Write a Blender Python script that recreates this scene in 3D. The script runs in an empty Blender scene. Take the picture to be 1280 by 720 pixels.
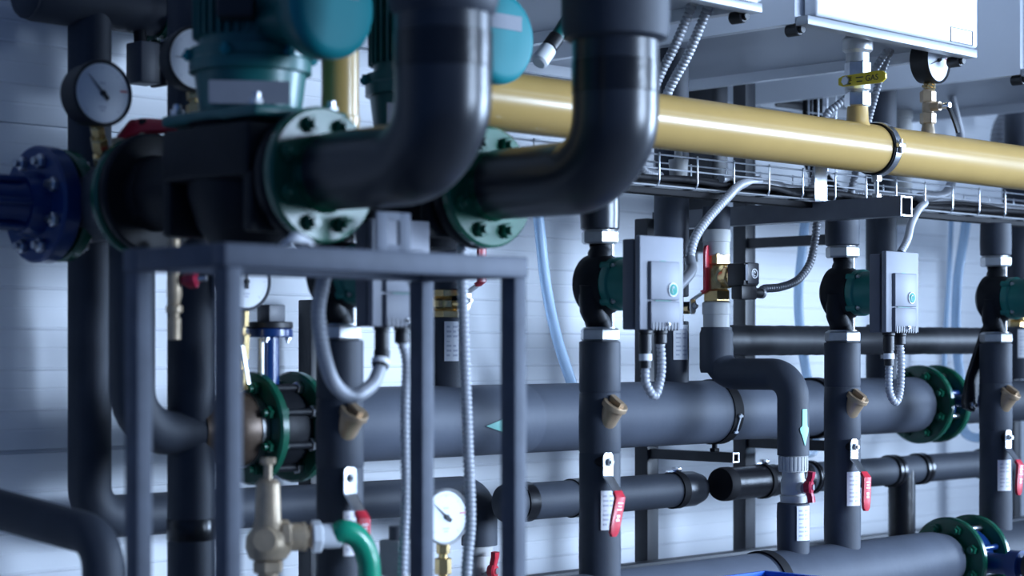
import bpy, bmesh, math, random
from mathutils import Vector, Matrix
random.seed(7)
C = bpy.context.scene.collection
H = 0.95                      # camera height above the floor
S2 = math.sqrt(2.0)
F = 2400.0                    # focal length in pixels of a 1280 px wide frame
V = Vector

# ------------------------------------------------------------------ survey helpers
# X runs along the back wall, Y goes into the wall, Z up; heights z are given from eye level
def atY(px, py, Y):
    q = (px - 640.0) / F
    X = Y * (1 + q) / (1 - q)
    return V((X, Y, H + (437.0 - py) / F * (X + Y) / S2))
def atX(px, py, X):
    q = (px - 640.0) / F
    Y = X * (1 - q) / (1 + q)
    return V((X, Y, H + (437.0 - py) / F * (X + Y) / S2))
def P(x, y, z): return V((x, y, H + z))
def eye(x, y):
    c = V((-x, -y, 0)).normalized(); f = -c
    return c, V((f.y, -f.x, 0))
XP, XN, YP, YN, ZP, ZN = V((1,0,0)), V((-1,0,0)), V((0,1,0)), V((0,-1,0)), V((0,0,1)), V((0,0,-1))

# ------------------------------------------------------------------ materials
M = {}
def mat(name, col, rough=0.5, metal=0.0, noise=0.0, nscale=30.0, bump=0.0, bscale=200.0, coat=0.0, trans=0.0, ior=1.45, spec=0.5, alpha=1.0):
    m = bpy.data.materials.new(name); m.use_nodes = True
    nt = m.node_tree; b = nt.nodes['Principled BSDF']
    b.inputs['Base Color'].default_value = (*col, 1)
    b.inputs['Roughness'].default_value = rough
    b.inputs['Metallic'].default_value = metal
    b.inputs['IOR'].default_value = ior
    b.inputs['Specular IOR Level'].default_value = spec
    b.inputs['Coat Weight'].default_value = coat
    b.inputs['Coat Roughness'].default_value = 0.15
    b.inputs['Transmission Weight'].default_value = trans
    b.inputs['Alpha'].default_value = alpha
    tc = nt.nodes.new('ShaderNodeTexCoord')
    if noise > 0:
        n = nt.nodes.new('ShaderNodeTexNoise'); n.inputs['Scale'].default_value = nscale; n.inputs['Detail'].default_value = 5
        nt.links.new(tc.outputs['Object'], n.inputs['Vector'])
        r = nt.nodes.new('ShaderNodeValToRGB')
        r.color_ramp.elements[0].position = 0.3; r.color_ramp.elements[1].position = 0.7
        r.color_ramp.elements[0].color = (*[c*(1-noise) for c in col], 1)
        r.color_ramp.elements[1].color = (*[min(1, c*(1+noise)) for c in col], 1)
        nt.links.new(n.outputs['Fac'], r.inputs['Fac']); nt.links.new(r.outputs['Color'], b.inputs['Base Color'])
    if bump > 0:
        n2 = nt.nodes.new('ShaderNodeTexNoise'); n2.inputs['Scale'].default_value = bscale; n2.inputs['Detail'].default_value = 3
        nt.links.new(tc.outputs['Object'], n2.inputs['Vector'])
        bp = nt.nodes.new('ShaderNodeBump'); bp.inputs['Strength'].default_value = bump; bp.inputs['Distance'].default_value = 0.004
        nt.links.new(n2.outputs['Fac'], bp.inputs['Height']); nt.links.new(bp.outputs['Normal'], b.inputs['Normal'])
    M[name] = m
    return m
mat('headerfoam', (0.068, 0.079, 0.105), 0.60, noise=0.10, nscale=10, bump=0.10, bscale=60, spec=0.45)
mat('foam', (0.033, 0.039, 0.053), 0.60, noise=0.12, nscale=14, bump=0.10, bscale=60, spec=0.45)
mat('jacket', (0.020, 0.022, 0.028), 0.32, noise=0.15, nscale=10, bump=0.05, bscale=25, spec=0.6)
mat('tape', (0.008, 0.008, 0.010), 0.28, bump=0.2, bscale=40)
mat('shinytape', (0.012, 0.013, 0.016), 0.48, bump=0.6, bscale=9, spec=0.35)
mat('black', (0.012, 0.012, 0.014), 0.45, noise=0.1)
mat('castiron', (0.009, 0.010, 0.013), 0.5, noise=0.2, nscale=20, bump=0.12, bscale=90, spec=0.25)
mat('rubber', (0.006, 0.006, 0.008), 0.7, spec=0.25)
mat('steelpaint', (0.050, 0.054, 0.064), 0.42, noise=0.15, nscale=18)
mat('standpaint', (0.080, 0.092, 0.122), 0.55, noise=0.15, nscale=25, spec=0.3)
mat('darkbronze', (0.13, 0.09, 0.065), 0.4, metal=0.4, noise=0.12, nscale=60)
mat('pumpgreen', (0.006, 0.16, 0.135), 0.40, noise=0.06, nscale=30)
mat('boxshell', (0.13, 0.138, 0.165), 0.5, noise=0.04, nscale=30, spec=0.3)
mat('panellow', (0.13, 0.138, 0.165), 0.45, noise=0.04, nscale=30, spec=0.3)
mat('tubegrey', (0.13, 0.137, 0.155), 0.42, noise=0.12, nscale=20)
mat('darkpost', (0.022, 0.024, 0.030), 0.4, noise=0.15)
mat('zinc', (0.62, 0.63, 0.65), 0.28, metal=1.0, noise=0.1, nscale=60)
mat('wire', (0.72, 0.74, 0.78), 0.32, metal=0.8)
mat('chrome', (0.80, 0.80, 0.82), 0.14, metal=1.0)
mat('greysteel', (0.52, 0.52, 0.52), 0.35, metal=0.6, noise=0.1, nscale=50)
mat('brass', (0.72, 0.52, 0.24), 0.27, metal=0.9, noise=0.12, nscale=60)
mat('bronze', (0.46, 0.33, 0.21), 0.38, metal=0.55, noise=0.12, nscale=60)
mat('palebrass', (0.55, 0.42, 0.28), 0.38, metal=0.25, noise=0.12, nscale=60)
mat('green', (0.005, 0.085, 0.047), 0.27, noise=0.15, nscale=20, coat=0.3)
mat('teal', (0.006, 0.105, 0.098), 0.38, noise=0.1, nscale=20, coat=0.1)
mat('tealcap', (0.003, 0.19, 0.215), 0.55, noise=0.05, nscale=12, spec=0.3)
mat('blue', (0.005, 0.032, 0.14), 0.32, noise=0.1, nscale=30, coat=0.3)
mat('grey', (0.22, 0.23, 0.265), 0.5, noise=0.04, nscale=30, spec=0.3)
mat('greypanel', (0.18, 0.19, 0.22), 0.45, noise=0.04, nscale=30, spec=0.3)
mat('darkgrey', (0.10, 0.105, 0.12), 0.45)
mat('pvc', (0.46, 0.46, 0.45), 0.45, noise=0.06, nscale=30, spec=0.3)
mat('conduit', (0.40, 0.41, 0.44), 0.42, metal=0.2)
mat('conduit_dark', (0.16, 0.165, 0.18), 0.34, metal=0.2)
mat('white', (0.80, 0.82, 0.84), 0.35)
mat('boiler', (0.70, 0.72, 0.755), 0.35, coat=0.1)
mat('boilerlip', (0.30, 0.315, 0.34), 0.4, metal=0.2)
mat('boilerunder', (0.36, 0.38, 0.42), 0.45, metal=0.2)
mat('paper', (0.80, 0.80, 0.82), 0.6)
mat('ink', (0.52, 0.53, 0.60), 0.6)
mat('darkink', (0.02, 0.02, 0.025), 0.6)
mat('red', (0.55, 0.025, 0.045), 0.35, noise=0.06, nscale=40)
mat('maroon', (0.38, 0.012, 0.045), 0.35)
mat('yellow', (0.52, 0.335, 0.108), 0.30, noise=0.04, nscale=12, coat=0.35)
mat('handleyellow', (0.78, 0.60, 0.03), 0.35)
mat('mint', (0.30, 0.72, 0.62), 0.5)
mat('emblem', (0.004, 0.22, 0.18), 0.5, spec=0.2)
mat('hosegreen', (0.010, 0.33, 0.19), 0.25, coat=0.3)
mat('hose', (0.60, 0.78, 0.96), 0.16, trans=0.5, ior=1.2)
mat('dial', (0.78, 0.80, 0.84), 0.45)
mat('bluebin', (0.02, 0.13, 0.62), 0.35)
mat('concrete', (0.30, 0.30, 0.31), 0.7, noise=0.2, nscale=8, bump=0.1, bscale=80)
mat('wall', (0.78, 0.80, 0.83), 0.75, noise=0.03, nscale=3, spec=0.15)
mat('ceil', (0.55, 0.56, 0.6), 0.6, noise=0.03)

# ------------------------------------------------------------------ mesh builder
def perp(a):
    a = a.normalized()
    r = ZP if abs(a.z) < 0.9 else XP
    u = a.cross(r).normalized()
    return u, a.cross(u).normalized()

def fillet(pts, rad, n=8):
    pts = [V(p) for p in pts]
    if len(pts) < 3: return pts
    out = [pts[0]]
    for i in range(1, len(pts)-1):
        a, b, c = pts[i-1], pts[i], pts[i+1]
        d1 = (a-b); d2 = (c-b)
        l1, l2 = d1.length, d2.length
        d1.normalize(); d2.normalize()
        ang = d1.angle(d2)
        if ang > math.pi-0.02: out.append(b); continue
        t = min(rad / math.tan(ang/2), l1*0.499, l2*0.499)
        r = t * math.tan(ang/2)
        cen = b + (d1+d2).normalized() * (r / math.sin(ang/2))
        s = b + d1*t - cen; e = b + d2*t - cen
        ax = s.cross(e).normalized(); tot = s.angle(e)
        for k in range(n+1):
            out.append(cen + Matrix.Rotation(tot*k/n, 3, ax) @ s)
    out.append(pts[-1])
    return out

def spline(pts, n=10):
    pts = [V(p) for p in pts]
    q = [pts[0]*2-pts[1]] + pts + [pts[-1]*2-pts[-2]]
    out = []
    for i in range(1, len(q)-2):
        p0, p1, p2, p3 = q[i-1], q[i], q[i+1], q[i+2]
        for k in range(n):
            t = k/n
            out.append(0.5*((2*p1)+(p2-p0)*t+(2*p0-5*p1+4*p2-p3)*t*t+(3*p1-p0-3*p2+p3)*t*t*t))
    out.append(pts[-1])
    return out

def resample(pts, step):
    L = [0.0]
    for i in range(1, len(pts)): L.append(L[-1] + (pts[i]-pts[i-1]).length)
    n = max(2, int(L[-1]/step)); out = []; j = 0
    for k in range(n+1):
        s = L[-1]*k/n
        while j < len(pts)-2 and L[j+1] < s: j += 1
        seg = L[j+1]-L[j]
        t = 0 if seg < 1e-9 else (s-L[j])/seg
        out.append(pts[j].lerp(pts[j+1], min(1, max(0, t))))
    return out

class MB:
    def __init__(s): s.v = []; s.f = []; s.m = []; s.mi = 0
    def mat(s, i): s.mi = i; return s
    def _add(s, vs, fs):
        o = len(s.v); s.v += [V(a) for a in vs]
        for f in fs: s.f.append([i+o for i in f]); s.m.append(s.mi)
        return s
    def rings(s, rings, cap0=True, cap1=True, closed=True):
        n = len(rings[0]); vs = [p for r in rings for p in r]; fs = []
        for i in range(len(rings)-1):
            for j in range(n if closed else n-1):
                k = (j+1) % n
                fs.append([i*n+j, i*n+k, (i+1)*n+k, (i+1)*n+j])
        if cap0: fs.append(list(range(n-1, -1, -1)))
        if cap1: fs.append([(len(rings)-1)*n+j for j in range(n)])
        return s._add(vs, fs)
    def tube(s, pts, r, n=20, cap=True):
        pts = [V(p) for p in pts]; N = len(pts)
        rr = r if isinstance(r, (list, tuple)) else [r]*N
        T = []
        for i in range(N):
            a = pts[max(0, i-1)]; b = pts[min(N-1, i+1)]
            T.append((b-a).normalized())
        u, _ = perp(T[0]); rings = []
        for i in range(N):
            u = (u - T[i]*u.dot(T[i])).normalized(); w = T[i].cross(u)
            rings.append([pts[i] + (u*math.cos(2*math.pi*k/n) + w*math.sin(2*math.pi*k/n))*rr[i] for k in range(n)])
        return s.rings(rings, cap, cap)
    def lathe(s, o, ax, prof, n=32, cap=True, phase=0.0):
        o = V(o); ax = V(ax).normalized(); u, w = perp(ax)
        rings = []
        for t, r in prof:
            r = max(r, 1e-5)
            rings.append([o + ax*t + (u*math.cos(2*math.pi*k/n+phase) + w*math.sin(2*math.pi*k/n+phase))*r for k in range(n)])
        return s.rings(rings, cap, cap)
    def cyl(s, p0, p1, r, n=24, ch=0.0):
        p0, p1 = V(p0), V(p1); L = (p1-p0).length
        if ch > 0: return s.lathe(p0, p1-p0, [(0, r-ch), (ch, r), (L-ch, r), (L, r-ch)], n)
        return s.lathe(p0, p1-p0, [(0, r), (L, r)], n)
    def hexn(s, p0, p1, r, phase=0.2):
        p0, p1 = V(p0), V(p1); L = (p1-p0).length; c = min(L*0.15, r*0.12)
        return s.lathe(p0, p1-p0, [(0, r-c), (c, r), (L-c, r), (L, r-c)], 6, True, phase)
    def ring(s, o, ax, ri, ro, h, n=40):
        return s.lathe_open(o, ax, [(0, ri), (0, ro), (h, ro), (h, ri), (0, ri)], n)
    def lathe_open(s, o, ax, prof, n=40): return s.lathe(o, ax, prof, n, False)
    def box(s, c, size, R=None, bev=0.0, seg=2):
        bm = bmesh.new(); bmesh.ops.create_cube(bm, size=1.0)
        for v in bm.verts: v.co = V((v.co.x*size[0], v.co.y*size[1], v.co.z*size[2]))
        if bev > 0: bmesh.ops.bevel(bm, geom=bm.edges[:], offset=bev, segments=seg, profile=0.5, affect='EDGES')
        R = R or Matrix.Identity(3); c = V(c)
        bm.verts.index_update()
        s._add([c + R @ v.co for v in bm.verts], [[v.index for v in f.verts] for f in bm.faces]); bm.free()
        return s
    def prism(s, outline, o, ux, uy, h):
        o, ux, uy = V(o), V(ux), V(uy); uz = ux.cross(uy).normalized()
        a = [o + ux*x + uy*y for x, y in outline]; b = [p + uz*h for p in a]
        return s.rings([a, b])
    def sweep(s, pts, side, wid, th):
        pts = [V(p) for p in pts]; N = len(pts); side = V(side).normalized()
        W = wid if isinstance(wid, (list, tuple)) else [wid]*N
        rings = []
        for i in range(N):
            t = (pts[min(N-1, i+1)] - pts[max(0, i-1)]).normalized(); nr = t.cross(side).normalized()
            a, b = side*W[i]/2, nr*th/2; c = 0.75
            rings.append([pts[i]-a*1-b*c, pts[i]-a*c-b, pts[i]+a*c-b, pts[i]+a-b*c, pts[i]+a+b*c, pts[i]+a*c+b, pts[i]-a*c+b, pts[i]-a+b*c])
        return s.rings(rings)
    def patch(s, o, ax, ref, r, rows, cols=6, th=0.0008):
        """thin sheet bent round a pipe: rows = (position along axis, angle from, angle to)"""
        o, ax = V(o), V(ax).normalized(); ref = (V(ref) - ax*V(ref).dot(ax)).normalized(); w = ax.cross(ref)
        top, bot = [], []
        for t, a0, a1 in rows:
            top.append([o + ax*t + (ref*math.cos(a0+(a1-a0)*k/cols) + w*math.sin(a0+(a1-a0)*k/cols))*(r+th) for k in range(cols+1)])
            bot.append([o + ax*t + (ref*math.cos(a0+(a1-a0)*k/cols) + w*math.sin(a0+(a1-a0)*k/cols))*(r-0.0005) for k in range(cols+1)])
        rings = [a + b[::-1] for a, b in zip(top, bot)]
        return s.rings(rings)
    def build(s, name, mats, parent=None, ang=38, label=None, bevel=0.0):
        if not isinstance(mats, (list, tuple)): mats = [mats]
        off = V((0, 0, 0)); p = parent
        while p is not None: off += p.location; p = p.parent
        me = bpy.data.meshes.new(name)
        loc = V((0, 0, 0))
        if parent is None:
            xs = [v.x for v in s.v]; ys = [v.y for v in s.v]; zs = [v.z for v in s.v]
            loc = V(((min(xs)+max(xs))/2, (min(ys)+max(ys))/2, min(zs)))
            off = loc
        me.from_pydata([v-off for v in s.v], [], s.f)
        for mm in mats: me.materials.append(M[mm])
        me.polygons.foreach_set('material_index', s.m)
        bm = bmesh.new(); bm.from_mesh(me); bmesh.ops.recalc_face_normals(bm, faces=bm.faces[:]); bm.to_mesh(me); bm.free()
        me.polygons.foreach_set('use_smooth', [True]*len(me.polygons))
        me.set_sharp_from_angle(angle=math.radians(ang))
        o = bpy.data.objects.new(name, me); C.objects.link(o); o.location = loc
        if parent is not None: o.parent = parent
        if label: o['label'] = label
        return o

def thing(name, label, cat, loc, group=None):
    o = bpy.data.objects.new(name, None); C.objects.link(o); o.location = loc; o.empty_display_size = 0.03
    o['label'] = label; o['category'] = cat
    if group: o['group'] = group
    return o
def tag(o, label, cat, group=None):
    o['label'] = label; o['category'] = cat
    if group: o['group'] = group
    return o
def struct(o): o['kind'] = 'structure'; return o

def text_mesh(txt, size, o, ux, uy, name, m, parent, th=0.0006):
    cu = bpy.data.curves.new('lettering', 'FONT'); cu.body = txt; cu.size = size; cu.align_x = 'CENTER'; cu.align_y = 'CENTER'
    cu.extrude = th/2
    ob = bpy.data.objects.new('lettering', cu); C.objects.link(ob)
    bpy.context.view_layer.update()
    me = bpy.data.meshes.new_from_object(ob.evaluated_get(bpy.context.evaluated_depsgraph_get()))
    bpy.data.objects.remove(ob)
    ux, uy = V(ux).normalized(), V(uy).normalized(); uz = ux.cross(uy)
    b = MB(); b._add([V(o) + ux*v.co.x + uy*v.co.y + uz*v.co.z for v in me.vertices], [list(p.vertices) for p in me.polygons])
    bpy.data.meshes.remove(me)
    return b.build(name, m, parent)

# ------------------------------------------------------------------ recurring pieces
def pipe(name, label, cat, pts, r, bend=0.06, m='foam', group=None, n=28):
    b = MB().tube(fillet(pts, bend), r, n)
    return tag(b.build(name, m), label, cat, group)

def corrugated(pts, r, pitch=0.0080, n=14, depth=0.0020):
    path = resample(pts, pitch/4); rr = []
    for i in range(len(path)): rr.append(r - depth*(0, 0.25, 1, 0.25)[i % 4])
    return MB().tube(path, rr, n)
def conduit(label, pts, r=0.009, m='conduit', group='flexible cable conduits', name='flexible_conduit'):
    return tag(corrugated(spline(pts), r).build(name, m), label, 'conduit', group)

def bolt(p, ax, r, L, parent, m='zinc', name='bolt'):
    ax = V(ax).normalized(); p = V(p)
    b = MB().hexn(p, p+ax*r*0.9, r, 0.3); b.cyl(p-ax*0.3*L, p+ax*(r*0.9+r*0.7), r*0.55, 12)
    return b.build(name, m, parent)

def flange(label, c, ax, ro, ri, th, m='green', nb=8, boltm='zinc', sides=(1, -1), br=0.012, group=None, parent=None, name='pipe_flange'):
    c = V(c); ax = V(ax).normalized(); u, w = perp(ax)
    t = parent or thing(name, label, 'flange', c - V((0, 0, ro)), group)
    k = 0.004
    MB().lathe(c-ax*th/2, ax, [(0, ri), (0, ro-k), (k, ro), (th-k, ro), (th, ro-k), (th, ri), (0, ri)], 48, False).build('disc', m, t)
    MB().lathe(c-ax*th/2, ax, [(-th*0.9, ri*0.98), (-th*0.9, ri*1.13), (0.0005, ri*1.24), (0.0005, ri*0.98), (-th*0.9, ri*0.98)], 40, False).build('neck', m, t)
    for i in range(nb):
        a = 2*math.pi*(i+0.5)/nb; q = c + (u*math.cos(a)+w*math.sin(a))*(ro+ri)*0.525
        for sd in sides: bolt(q+ax*sd*th/2, ax*sd, br, 0.01, t, boltm)
    return t

def ball_lever(p, n, side, sgn, parent, L=0.135, w=0.026, out=0.032, marks=True, lean=0.0, k=1.0):
    """flat steel lever with a red sleeve; p pivot, n outward normal, sgn -1 hangs down / +1 stands up"""
    p = V(p); n = V(n).normalized(); z = ZP*sgn; sd = V(side).normalized()
    def q(a, o): return p + z*a + n*out*o + sd*lean*max(0.0, a-0.05*k)/(L-0.05*k)
    MB().cyl(p-n*0.03, p-n*0.002, 0.010, 16).build('stem', 'rubber', parent)
    MB().sweep([q(-0.017, 0), q(-0.013, 0), q(-0.006, 0), q(0.026*k, 0), q(0.046*k, 0.55), q(0.062*k, 1)], side, [w*0.55, w*0.88, w, w, w*0.9, w*0.85], 0.003).build('plate', 'zinc', parent)
    hd = MB().sweep([q(0.054*k, 0.75), q(0.064*k, 1.02), q(L-0.02, 1.02), q(L-0.006, 1.02), q(L, 1.02)], side, [w*0.86, w*0.98, w*0.98, w*0.8, w*0.4], 0.008).build('lever_sleeve', 'red', parent, label='red plastic lever sleeve')
    if marks:
        b = MB()
        for a, h, ww in ((0.074, 0.003, 0.5), (0.080, 0.003, 0.35), (0.086, 0.003, 0.5), (0.098, 0.005, 0.35), (0.105, 0.005, 0.35)):
            b.box(q(a, 1.02)+n*0.0044, (1, 1, 1), Matrix((sd*w*ww, n*0.0006, ZP*h)).transposed())
        b.build('printed_mark', 'paper', hd)
    b = MB().hexn(p+n*0.0015, p+n*0.008, 0.0075); b.cyl(p+n*0.008, p+n*0.012, 0.004, 12); b.build('nut', 'greysteel', parent)

def gauge(label, c, n, r, parent=None, casem='black', depth=0.03, needle=135, group='round dial gauges', stem_to=None, stem_m='brass', red=True):
    c = V(c); n = V(n).normalized()
    side = ZP.cross(n).normalized()          # viewer's right when looking at the face
    t = thing('pressure_gauge', label, 'gauge', c - V((0, 0, r)) if stem_to is None else V(stem_to), group)
    MB().lathe(c-n*depth*0.6, n, [(0, r*0.86), (0.003, r*0.93), (depth*0.8, r*0.96), (depth*0.82, r), (depth, r), (depth+0.002, r*0.97), (depth, r*0.9), (depth-0.005, r*0.89)], 44, True).build('case', casem, t)
    f = c + n*(depth*0.4-0.002)
    MB().lathe(f-n*0.004, n, [(0, r*0.9), (0.0045, r*0.9)], 44).build('dial', 'dial', t)
    b = MB(); b.mat(0)
    for k in range(31):
        a = math.radians(225-270*k/30); d = side*math.cos(a)+ZP*math.sin(a); l = 0.10 if k % 5 == 0 else 0.05
        e = d.cross(n); b.box(f+n*0.0008+d*r*(0.80-l/2), (1, 1, 1), Matrix((d*r*l, e*r*(0.018 if k % 5 == 0 else 0.010), n*0.0005)).transposed())
    for k, (x, y, w) in enumerate(((0, -0.42, 0.26), (0, -0.52, 0.16), (0, 0.30, 0.2))):
        b.box(f+n*0.0008+side*r*x+ZP*r*y, (1, 1, 1), Matrix((side*r*w, ZP*r*0.05, n*0.0005)).transposed())
    b.build('scale', 'ink', t)
    if red:
        MB().box(f+n*0.0012+side*r*0.72+ZP*r*0.10, (1, 1, 1), Matrix((side*r*0.24, ZP*r*0.05, n*0.0006)).transposed()).build('limit_mark', 'red', t)
    a = math.radians(needle); d = side*math.cos(a)+ZP*math.sin(a)
    b = MB().sweep([f-d*r*0.25+n*0.003, f-d*r*0.05+n*0.003, f+n*0.003, f+d*r*0.72+n*0.003], d.cross(n), [r*0.13, r*0.13, r*0.06, r*0.012], 0.0012)
    b.cyl(f+n*0.001, f+n*0.005, r*0.08, 16); b.build('needle', 'darkink', t)
    if stem_to is not None:
        s0 = c - ZP*r*0.92; s1 = V(stem_to); L = (s1-s0).length; ax = (s1-s0).normalized()
        b = MB(); b.lathe(s0, ax, [(0, 0.008), (L, 0.008)], 16)
        b.hexn(s0+ax*L*0.02, s0+ax*L*0.22, 0.012); b.hexn(s0+ax*L*0.30, s0+ax*L*0.62, 0.0145); b.hexn(s0+ax*L*0.72, s0+ax*L*0.98, 0.0155)
        b.build('brass_stem', stem_m, t, label='brass gauge fitting')
    return t

def pipe_label(o, r, a0, a1, z0, z1, parent):
    """paper sticker bent round a vertical pipe, a* degrees to the right of the line of sight"""
    c, rg = eye(o.x, o.y); ref = c; w = ZP.cross(ref)
    s = 1 if w.dot(rg) > 0 else -1
    A, B = math.radians(a0)*s, math.radians(a1)*s
    if A > B: A, B = B, A
    lb = MB().patch(V((o.x, o.y, 0)), ZP, ref, r+0.0012, [(z0, A, B), (z1, A, B)], 8).build('label', 'paper', parent, label='white paper label')
    b = MB(); h = z1-z0
    for k in range(7):
        for j in range(2):
            if k == 3 and j == 1: continue
            q = z0 + h*(0.12+0.12*k); x0 = A+(B-A)*(0.15+0.42*j); x1 = x0+(B-A)*(0.30 if (k+j) % 3 else 0.2)
            b.patch(V((o.x, o.y, 0)), ZP, ref, r+0.0022, [(q, x0, x1), (q+h*(0.05 if k != 3 else 0.025), x0, x1)], 4, 0.0004)
    b.build('print', 'ink', lb)
# =================================================================== SETTING
WY = 3.10
def build_wall():
    prof = []; z = -H; zs = []
    per = 0.0743; base = 0.039
    k0 = int((-H-base)/per)-1; k1 = int((1.9-base)/per)+1
    prof.append((0.0, -H))
    for k in range(k0, k1):
        zz = base + k*per
        if zz < -H+0.02 or zz > 1.85: continue
        if k % 8 == 5:      # panel joint, a dark open groove
            prof += [(0.0, zz-0.006), (0.012, zz-0.005), (0.012, zz+0.001), (0.0, zz+0.002)]
        else:               # raised lip
            prof += [(0.0, zz-0.004), (-0.0026, zz-0.0012), (-0.0026, zz+0.0006), (0.0, zz+0.0030)]
        g = zz + per/2      # fine bead
        prof += [(0.0, g-0.0030), (0.0011, g-0.0012), (0.0011, g+0.0012), (0.0, g+0.0030)]
    prof.append((0.0, 1.9))
    b = MB(); x0, x1 = -1.5, 9.5
    b.rings([[V((x0, WY+y, H+z)) for y, z in prof], [V((x1, WY+y, H+z)) for y, z in prof]], False, False, closed=False)
    n = len(prof)
    b.box((4, WY+0.06, (H+1.9+0)/2), (11, 0.06, H+1.9))
    return struct(b.build('wall_back', 'wall', ang=20))
build_wall()
struct(MB().box((4, 0.4, -0.05), (11, 6.0, 0.1)).build('floor', 'concrete'))
struct(MB().box((4, 1.6, H+1.95), (11, 3.3, 0.1)).build('ceiling', 'ceil'))

# steel rack behind the pipes
def post(x, y, w, z0, z1, label, zfoot=True):
    t = thing('steel_post', label, 'post', (x, y, H+z0), 'steel rack posts')
    MB().box((x, y, H+(z0+z1)/2), (w, w, z1-z0), bev=0.003).build('upright', 'darkpost', t)
    MB().box((x, y, H+z0+0.004), (w*2.4, w*2.0, 0.008), bev=0.001).build('foot_plate', 'darkpost', t)
    return t
post(3.698, 2.90, 0.040, -H, 0.80, 'dark square steel post behind the brass motorised valve')
post(3.337, 2.90, 0.040, -H, 0.30, 'dark square steel post with the bracket arm under the thick black header')
t = thing('wall_channel', 'black vertical channel on the wall between yellow pipe and boiler underside', 'post', P(3.70, 3.05, 0.25))
MB().box(P(3.70, 3.035, 0.52), (0.060, 0.12, 0.56), bev=0.003).build('web', 'darkpost', t)
MB().box(P(3.70, 3.093, 0.25), (0.10, 0.012, 0.06), bev=0.002).build('foot_plate', 'darkpost', t)
post(4.94, 2.90, 0.040, -H, 0.80, 'dark square steel post at the far right edge by the last riser')
post(2.45, 3.02, 0.040, -H, 0.10, 'dark square steel post behind the front table frame')
tag(MB().box((3.55, 2.862, H-0.508), (3.4, 0.034, 0.055), bev=0.003).build('skid_beam', 'steelpaint'), 'grey steel base beam running behind the bottom manifold', 'beam')

def arm(x, y0, y1, z, w, label, m, th=0.003, clamp=None, name='bracket_arm'):
    """open-ended square tube standing out from the rack towards the room"""
    h = w/2; i = h-th
    t = thing(name, label, 'bracket', (x, y0, H+z-h), 'steel bracket arms')
    b = MB()
    def sq(k, y): return [P(x-k, y, z-k), P(x+k, y, z-k), P(x+k, y, z+k), P(x-k, y, z+k)]
    b.rings([sq(i, y0), sq(h, y0), sq(h, y1), sq(i, y1), sq(i, y0)], False, False)
    b.build('tube', m, t)
    b = MB(); b.rings([sq(i, y0-0.0008), sq(h, y0-0.0008), sq(h, y0+0.002), sq(i, y0+0.002), sq(i, y0-0.0008)], False, False)
    b.build('cut_end', 'zinc', t, label='bare metal cut end')
    if clamp:
        for yy in clamp:
            b = MB(); b.hexn(P(x, yy, z+h), P(x, yy, z+h+0.008), 0.012); b.cyl(P(x, yy, z+h), P(x, yy, z+h+0.022), 0.006, 12); b.build('clamp_nut', 'castiron', t)
    return t
arm(3.337, 2.64, 2.88, -0.238, 0.022, 'short dark square arm with bare open end below the thick black header', 'darkpost', clamp=(2.70,))
arm(3.698, 2.62, 2.88, -0.225, 0.024, 'dark square arm behind the pipe with the green arrow', 'darkpost', clamp=(2.71,))
arm(3.378, 2.227, 2.90, 0.296, 0.041, 'large grey square tube carrying the cable tray and yellow pipe, open end forward', 'tubegrey', clamp=None)
arm(3.698, 2.645, 2.88, 0.257, 0.024, 'thin dark arm just below the large grey tube', 'darkpost')
arm(4.90, 2.30, 2.90, 0.296, 0.041, 'grey square tube on the far right post under the tray', 'tubegrey')

# front table frame of square tube
def stand():
    t = thing('steel_stand', 'open grey square-tube table frame in the left foreground', 'stand', P(1.70, 2.05, -H))
    x0, x1, y0, y1, zt, w = 1.447, 1.953, 1.95, 2.146, 0.133, 0.030
    for x in (x0, x1):
        for y in (y0, y1):
            b = MB().box(P(x, y, (zt-H)/2-0.015), (0.024, w, zt+H-0.03), bev=0.002).build('leg', 'standpaint', t)
            MB().box(P(x, y, -H+0.003), (0.07, 0.07, 0.006), bev=0.001).build('foot_plate', 'standpaint', b)
    for y in (y0, y1):
        MB().box(P((x0+x1)/2, y, zt-0.015), (x1-x0+0.03, w, 0.030), bev=0.0025).build('long_rail', 'standpaint', t)
    for x in (x0, x1):
        MB().box(P(x, (y0+y1)/2, zt-0.015), (0.030, y1-y0-0.03, 0.030), bev=0.0025).build('side_rail', 'standpaint', t)
    return t
stand()
# slotted plate on the stand carrying the elbow
b = MB()
t = thing('support_bracket', 'grey slotted steel angle standing on the table frame under the black elbow', 'bracket', P(1.83, 2.05, 0.134))
for a, bb in ((-0.022, 0.011), (0.022, 0.011)): b.box(P(1.845+a, 2.09, 0.166), (0.022, 0.006, 0.066), bev=0.001)
b.box(P(1.845, 2.09, 0.193), (0.023, 0.006, 0.012)); b.box(P(1.845, 2.09, 0.143), (0.023, 0.006, 0.018))
b.build('slotted_plate', 'standpaint', t)
b = MB().box(P(1.845, 2.11, 0.1365), (0.066, 0.045, 0.005), bev=0.001); b.build('base_plate', 'standpaint', t)
b = MB().box(P(1.845, 2.12, 0.131), (0.05, 0.06, 0.006)); b.build('shelf_tab', 'standpaint', t)
# white crumpled tag on the rail
b = MB(); rnd = random.Random(3); rows = []
for i in range(9):
    rows.append([P(1.541+0.0055*i, 1.945+0.003*j+rnd.uniform(-.002, .002), 0.134+0.0165*math.sin(math.pi*(i+.4)/9)*math.sin(math.pi*(j+.5)/8)+rnd.uniform(0, .003)) for j in range(8)])
b.rings(rows, True, True, closed=True)
tag(b.build('cloth_scrap', 'paper', ang=60), 'small white crumpled scrap lying on the front rail of the table frame', 'scrap')

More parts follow.
